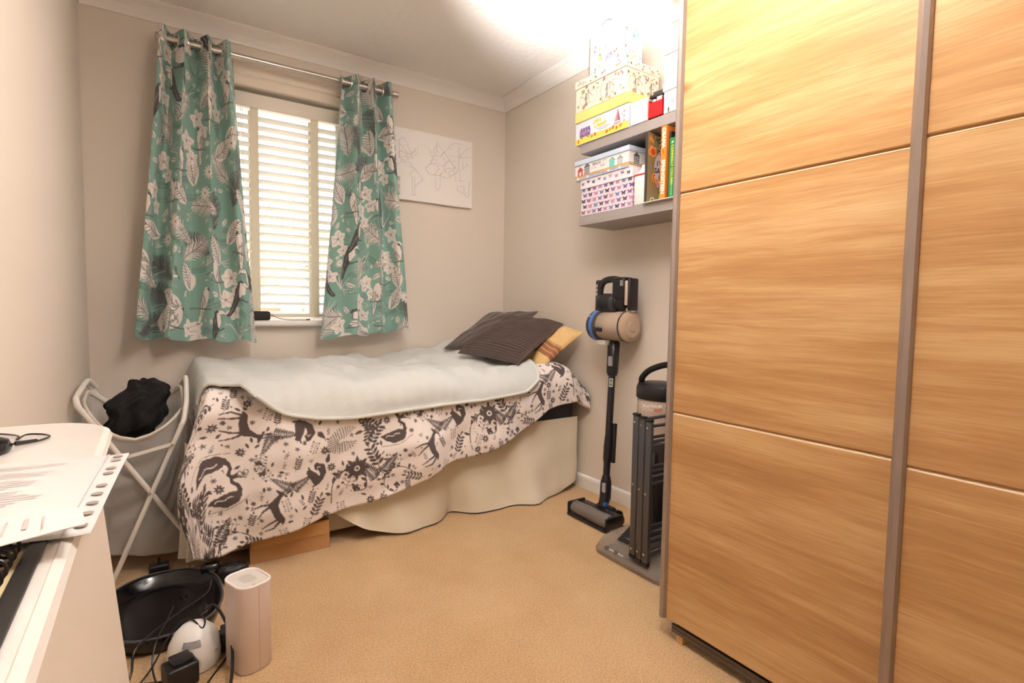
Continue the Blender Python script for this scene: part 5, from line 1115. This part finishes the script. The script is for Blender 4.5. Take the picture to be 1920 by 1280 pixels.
# spiral notebook and black folder
nb_ = thing('spiral_notebook', 'spiral bound notebook with black coils lying on the desk under the receipt', 'notebook', (-2.13, -2.6, ZD))
mk('cover', MB().box(-2.195, -2.080, -2.86, -2.40, ZD+.0005, ZD+.002, .0005), pm('#1d1a1a', .5), nb_)
mk('pages', MB().box(-2.194, -2.081, -2.86, -2.405, ZD+.002, ZD+.008), pm('#ece8ea', .8), nb_)
mk('backing_card', MB().box(-2.0795, -2.0645, -2.86, -2.40, ZD+.0003, ZD+.0015), pm('#d9c79a', .8), nb_)
tag(mk('black_ruler', MB().box(-2.0635, -2.050, -2.90, -2.38, ZD+.0005, ZD+.004, .0008), pm('#1d1a1a', .5)), 'flat black ruler lying between the notebook coil and the desk edge', 'ruler')
sp_ = None
for k in range(26):
    yy = -2.41-k*.017
    if sp_ is None: sp_ = mk('coil', MB().tube([(-2.0745+.0085*math.cos(t), yy+.002*math.sin(t), ZD+.0105+.0085*math.sin(t)) for t in np.linspace(0, 2*math.pi, 14, endpoint=False)], .0016, 6, closed=True), pm('#2a2728', .35, .4), nb_, smooth=True)
    else: o = sp_.copy(); C.objects.link(o); o.parent = nb_; o.location = (0, -k*.017, 0)
# black earphones / mouse with looped cable
em = thing('wired_mouse', 'small black mouse with a looped thin cable on the rounded desk end', 'mouse', (-2.17, -1.93, ZD))
th = np.linspace(0, np.pi/2, 10)
mk('body', MB().lathe([(.026, 0), (.028, .006), (.024, .016), (.012, .022), (.0, .023)], (-2.172, -1.945, ZD), seg=24, sx=.9, sy=1.5), m_blackg, em, smooth=True)
mk('cable', MB().tube(spl([(-2.160, -1.925, ZD+.008), (-2.145, -1.915, ZD+.004), (-2.122, -1.90, ZD+.003), (-2.112, -1.87, ZD+.003), (-2.128, -1.845, ZD+.003), (-2.145, -1.85, ZD+.005), (-2.150, -1.89, ZD+.006), (-2.155, -1.85, ZD+.004), (-2.175, -1.82, ZD+.003), (-2.20, -1.80, ZD+.003)], 7), .0016, 6), m_black, em, smooth=True)
mk('cable_clip', MB().tube([(-2.148, -1.917, ZD+.005), (-2.124, -1.902, ZD+.004)], [.0035, .0028], 8), m_black, em, smooth=True)
# ================================================================== THINGS ON THE FLOOR
tr = thing('oval_tray', 'glossy black oval tray with a raised grey rim on the carpet', 'tray', (-1.955, -1.125, 0))
n = 64
def ell(rx, ry, z): return [(-1.955+rx*abs(math.cos(t))**.85*(1 if math.cos(t) > 0 else -1), -1.105+ry*abs(math.sin(t))**.85*(1 if math.sin(t) > 0 else -1), z) for t in np.linspace(0, 2*math.pi, n, endpoint=False)]
rings = [ell(.12, .19, .004), ell(.148, .200, .006), ell(.156, .210, .03), ell(.162, .215, .055), ell(.158, .211, .057), ell(.150, .203, .050), ell(.138, .190, .022), ell(.10, .17, .016), ell(.02, .03, .015), ell(.0004, .0004, .015)]
grid('basin', np.array(rings), m_blackg, tr, wrap=True)
mk('rim', MB().tube(ell(.161, .2145, .056), .0035, 8, closed=True), pm('#4a494b', .3), tr, smooth=True)
mk('drain_boss', MB().lathe([(.012, 0), (.010, .006), (.0, .007)], (-1.90, -1.03, .017), seg=18), m_blackg, tr, smooth=True)
rt = thing('wifi_router', 'pinkish white wifi hub tower with a rounded square top', 'router', (-1.764, -1.474, 0))
Mr = Matrix.Translation((-1.764, -1.474, 0)) @ Matrix.Rotation(math.radians(20), 4, 'Z')
def rsq(hx_, hy_, r_, z, k=7):
    o = []
    for cx_, cy_, a0 in ((hx_-r_, hy_-r_, 0), (-hx_+r_, hy_-r_, 1), (-hx_+r_, -hy_+r_, 2), (hx_-r_, -hy_+r_, 3)):
        for i in range(k+1): t = (a0+i/k)*math.pi/2; o.append(tuple(Mr @ Vector((cx_+r_*math.cos(t), cy_+r_*math.sin(t), z))))
    return o
hX, hY = .046, .057
R_ = [rsq(hX-.003, hY-.003, .030, 0), rsq(hX, hY, .032, .004), rsq(hX, hY, .032, .236)]
grid('case', np.array(R_), pm('#e6d5cf', .42), rt, wrap=True)
mk('top_rim', MB().tube(rsq(hX-.002, hY-.002, .030, .237), .003, 8, closed=True), pm('#fbf3f0', .35), rt, smooth=True)
tpm = MB(); pts = rsq(hX-.003, hY-.003, .030, .2355); tpm.add(pts, [tuple(range(len(pts)))]); mk('top_plate', tpm, pm('#d9d2cb', .45), rt)
gr = MB()
for i in range(-8, 9):
    for j in range(-8, 9):
        if i*i+j*j <= 62 and abs(i) < 7:
            p_ = Mr @ Vector((i*.0029, j*.0033+.004, .2357)); gr.add([(p_.x+.0010*math.cos(t), p_.y+.0010*math.sin(t), p_.z) for t in np.linspace(0, 6.28, 7)[:-1]], [tuple(range(6))])
mk('speaker_grille', gr, pm('#8b827d', .6), rt)['kind'] = 'stuff'
pl = [Mr @ Vector((-.005+.0030*math.cos(t), -.040+.0045*math.sin(t), .2358)) for t in np.linspace(0, 2*math.pi, 12, endpoint=False)]
mk('power_mark', MB().tube(pl, .0005, 4, closed=True), pm('#a39b96', .5), rt)
mk('seam', MB().tube([tuple(Mr @ Vector((.0, -hY-.0001, .006))), tuple(Mr @ Vector((.0, -hY-.0001, .233)))], .0006, 5), pm('#c2aca6', .6), rt)
# white socket pod with two adapters
pd = thing('socket_pod', 'white egg shaped extension socket with a small grey label', 'extension socket', (-1.888, -1.395, 0))
pc_ = (-1.888, -1.395, 0)
mk('body', MB().lathe([(.050, 0), (.062, .004), (.066, .03), (.062, .06), (.050, .085), (.034, .102), (.016, .110), (.0, .111)], pc_, seg=40, sx=1.0, sy=1.08), m_wpl, pd, smooth=True)
def podp(az, z, r): return (pc_[0]+r*math.cos(az), pc_[1]+r*math.sin(az)*1.08, z)
lbm = MB(); vs = []
for zz, rr in ((.074, .0575), (.081, .0535), (.088, .0485)):
    for az in np.linspace(-2.05, -1.25, 6): vs.append(podp(az-.1, zz, rr))
lbm.add(vs, [(i*6+j, i*6+j+1, (i+1)*6+j+1, (i+1)*6+j) for i in range(2) for j in range(5)]); mk('label_plate', lbm, pm('#8f8d8f', .5), pd)
for az in (-2.5, -.75): mk('indicator_slot', MB().lathe([(.004, 0), (.003, .002)], podp(az, .045, .0655), seg=10), pm('#8a7f7a', .5), pd)
mk('socket_face', MB().lathe([(.024, -.006), (.022, .001)], (pc_[0]-.012, pc_[1]-.066, .032), 'y', 22), pm('#e3dad6', .4), pd, smooth=True)
for loc, sz, rz, lab in (((-1.925, -1.492, .012), (.036, .030, .058), .25, 'black plug in power adapter on the near side of the white pod'), ((-1.800, -1.392, .014), (.026, .028, .055), -.1, 'black plug in power adapter between the white pod and the hub')):
    a_ = thing('power_adapter', lab, 'power adapter', (loc[0], loc[1], loc[2])); Ma = Matrix.Translation(loc) @ Matrix.Rotation(rz, 4, 'Z')
    mk('body', MB().box(-sz[0], sz[0], -sz[1], sz[1], 0, sz[2], .006, 3).xf(Ma), m_black, a_, smooth=True)
    mk('top_step', MB().box(-sz[0]*.55, sz[0]*.75, -sz[1]*.6, sz[1]*.98, sz[2], sz[2]+.010, .004, 2).xf(Ma), m_black, a_, smooth=True)
    mk('pin_base', MB().box(-.018, .018, sz[1], sz[1]+.006, .01, .045, .002).xf(Ma) if loc[0] < -1.9 else MB().box(-sz[0]-.006, -sz[0], -.018, .018, .01, .045, .002).xf(Ma), m_black, a_)
def cable(label, pts, r=.0022, mat=None): tag(mk('cable', MB().tube(spl(pts, 8), r, 7), mat or m_black, smooth=True), label, 'cable')
cable('thick black cable curving in front of the wifi hub', [(-1.86, -1.345, .115), (-1.835, -1.34, .118), (-1.815, -1.40, .100), (-1.806, -1.47, .075), (-1.812, -1.54, .035), (-1.83, -1.62, .006), (-1.84, -1.70, .005)], .0042)
cable('thin black cable trailing from the adapter beside the hub', [(-1.806, -1.424, .02), (-1.822, -1.445, .008), (-1.86, -1.50, .003), (-1.90, -1.58, .003), (-1.93, -1.66, .003)])
cable('looped black cable lying over the white pod', [(-2.02, -1.44, .004), (-1.985, -1.41, .03), (-1.95, -1.375, .075), (-1.915, -1.362, .108), (-1.890, -1.385, .1145), (-1.872, -1.42, .104), (-1.862, -1.40, .110), (-1.868, -1.365, .112), (-1.85, -1.30, .09), (-1.85, -1.23, .075)])
cable('black cable draped across the oval tray', [(-1.82, -1.05, .062), (-1.84, -1.14, .064), (-1.90, -1.21, .066), (-1.96, -1.27, .064), (-2.02, -1.355, .062), (-2.03, -1.39, .02), (-2.04, -1.42, .003)], .003)
cable('coiled black cable on the carpet by the desk panel', [(-2.02, -1.42, .003), (-1.98, -1.44, .004), (-1.955, -1.46, .012), (-1.972, -1.475, .02), (-1.99, -1.46, .012), (-2.0, -1.49, .004), (-1.98, -1.52, .003), (-1.95, -1.55, .003), (-1.97, -1.59, .003), (-2.0, -1.56, .004)], .0026)
cable('black cable running from the tray to the near adapter', [(-1.93, -1.18, .068), (-1.95, -1.26, .066), (-1.975, -1.352, .064), (-1.985, -1.40, .03), (-1.975, -1.46, .010), (-1.962, -1.485, .02)], .0024)
cable('white cable running round the far rim of the tray', [(-2.13, -1.05, .003), (-2.11, -.99, .003), (-2.075, -.93, .003), (-2.02, -.872, .003), (-1.96, -.845, .003)], .0028, m_wpl)
cable('white cable on the carpet between the tray and the hub', [(-1.775, -1.20, .004), (-1.785, -1.27, .004), (-1.80, -1.315, .004), (-1.825, -1.34, .004)], .0042, m_wpl)
# clutter behind the tray
wp = thing('white_plug', 'white mains plug with clear pins lying behind the oval tray', 'plug', (-1.885, -.865, 0))
mk('body', MB().box(-1.925, -1.835, -.885, -.845, .002, .022, .008, 3), m_wpl, wp, smooth=True); 
for k in range(3): mk('pin', MB().box(-1.905+k*.018, -1.897+k*.018, -.872, -.866, .022, .048, .001), clear_mat('#e9e4da', .3), wp)
ab = thing('power_adapter', 'black power brick standing behind the oval tray under the hamper', 'power adapter', (-1.965, -.845, 0)); mk('body', MB().box(-1.995, -1.935, -.865, -.825, .002, .07, .006, 3), m_black, ab, smooth=True); mk('cable_grommet', MB().lathe([(.006, 0), (.004, .02)], (-1.965, -.845, .07), seg=10), m_black, ab)
wc = thing('webcam', 'small black webcam with a shiny round lens by the valance corner', 'webcam', (-1.815, -.945, 0))
mk('head', MB().box(-1.845, -1.785, -.965, -.925, .030, .075, .014, 3), m_blackg, wc, smooth=True); mk('lens', MB().lathe([(.014, 0), (.013, -.006), (.008, -.008), (.0, -.008)], (-1.815, -.965, .053), 'y', 20), pm('#0a0a12', .05, coat=1), wc, smooth=True); mk('stand', MB().box(-1.835, -1.795, -.962, -.925, .002, .03, .006), m_black, wc)
sh = blobmesh((-1.75, -.955, .03), (.055, .035, .030), 31, .05)
tag(grid('black_pouch', sh, pm('#121114', .5), None, wrap=True), 'crumpled black fabric pouch on the carpet beside the webcam', 'pouch')
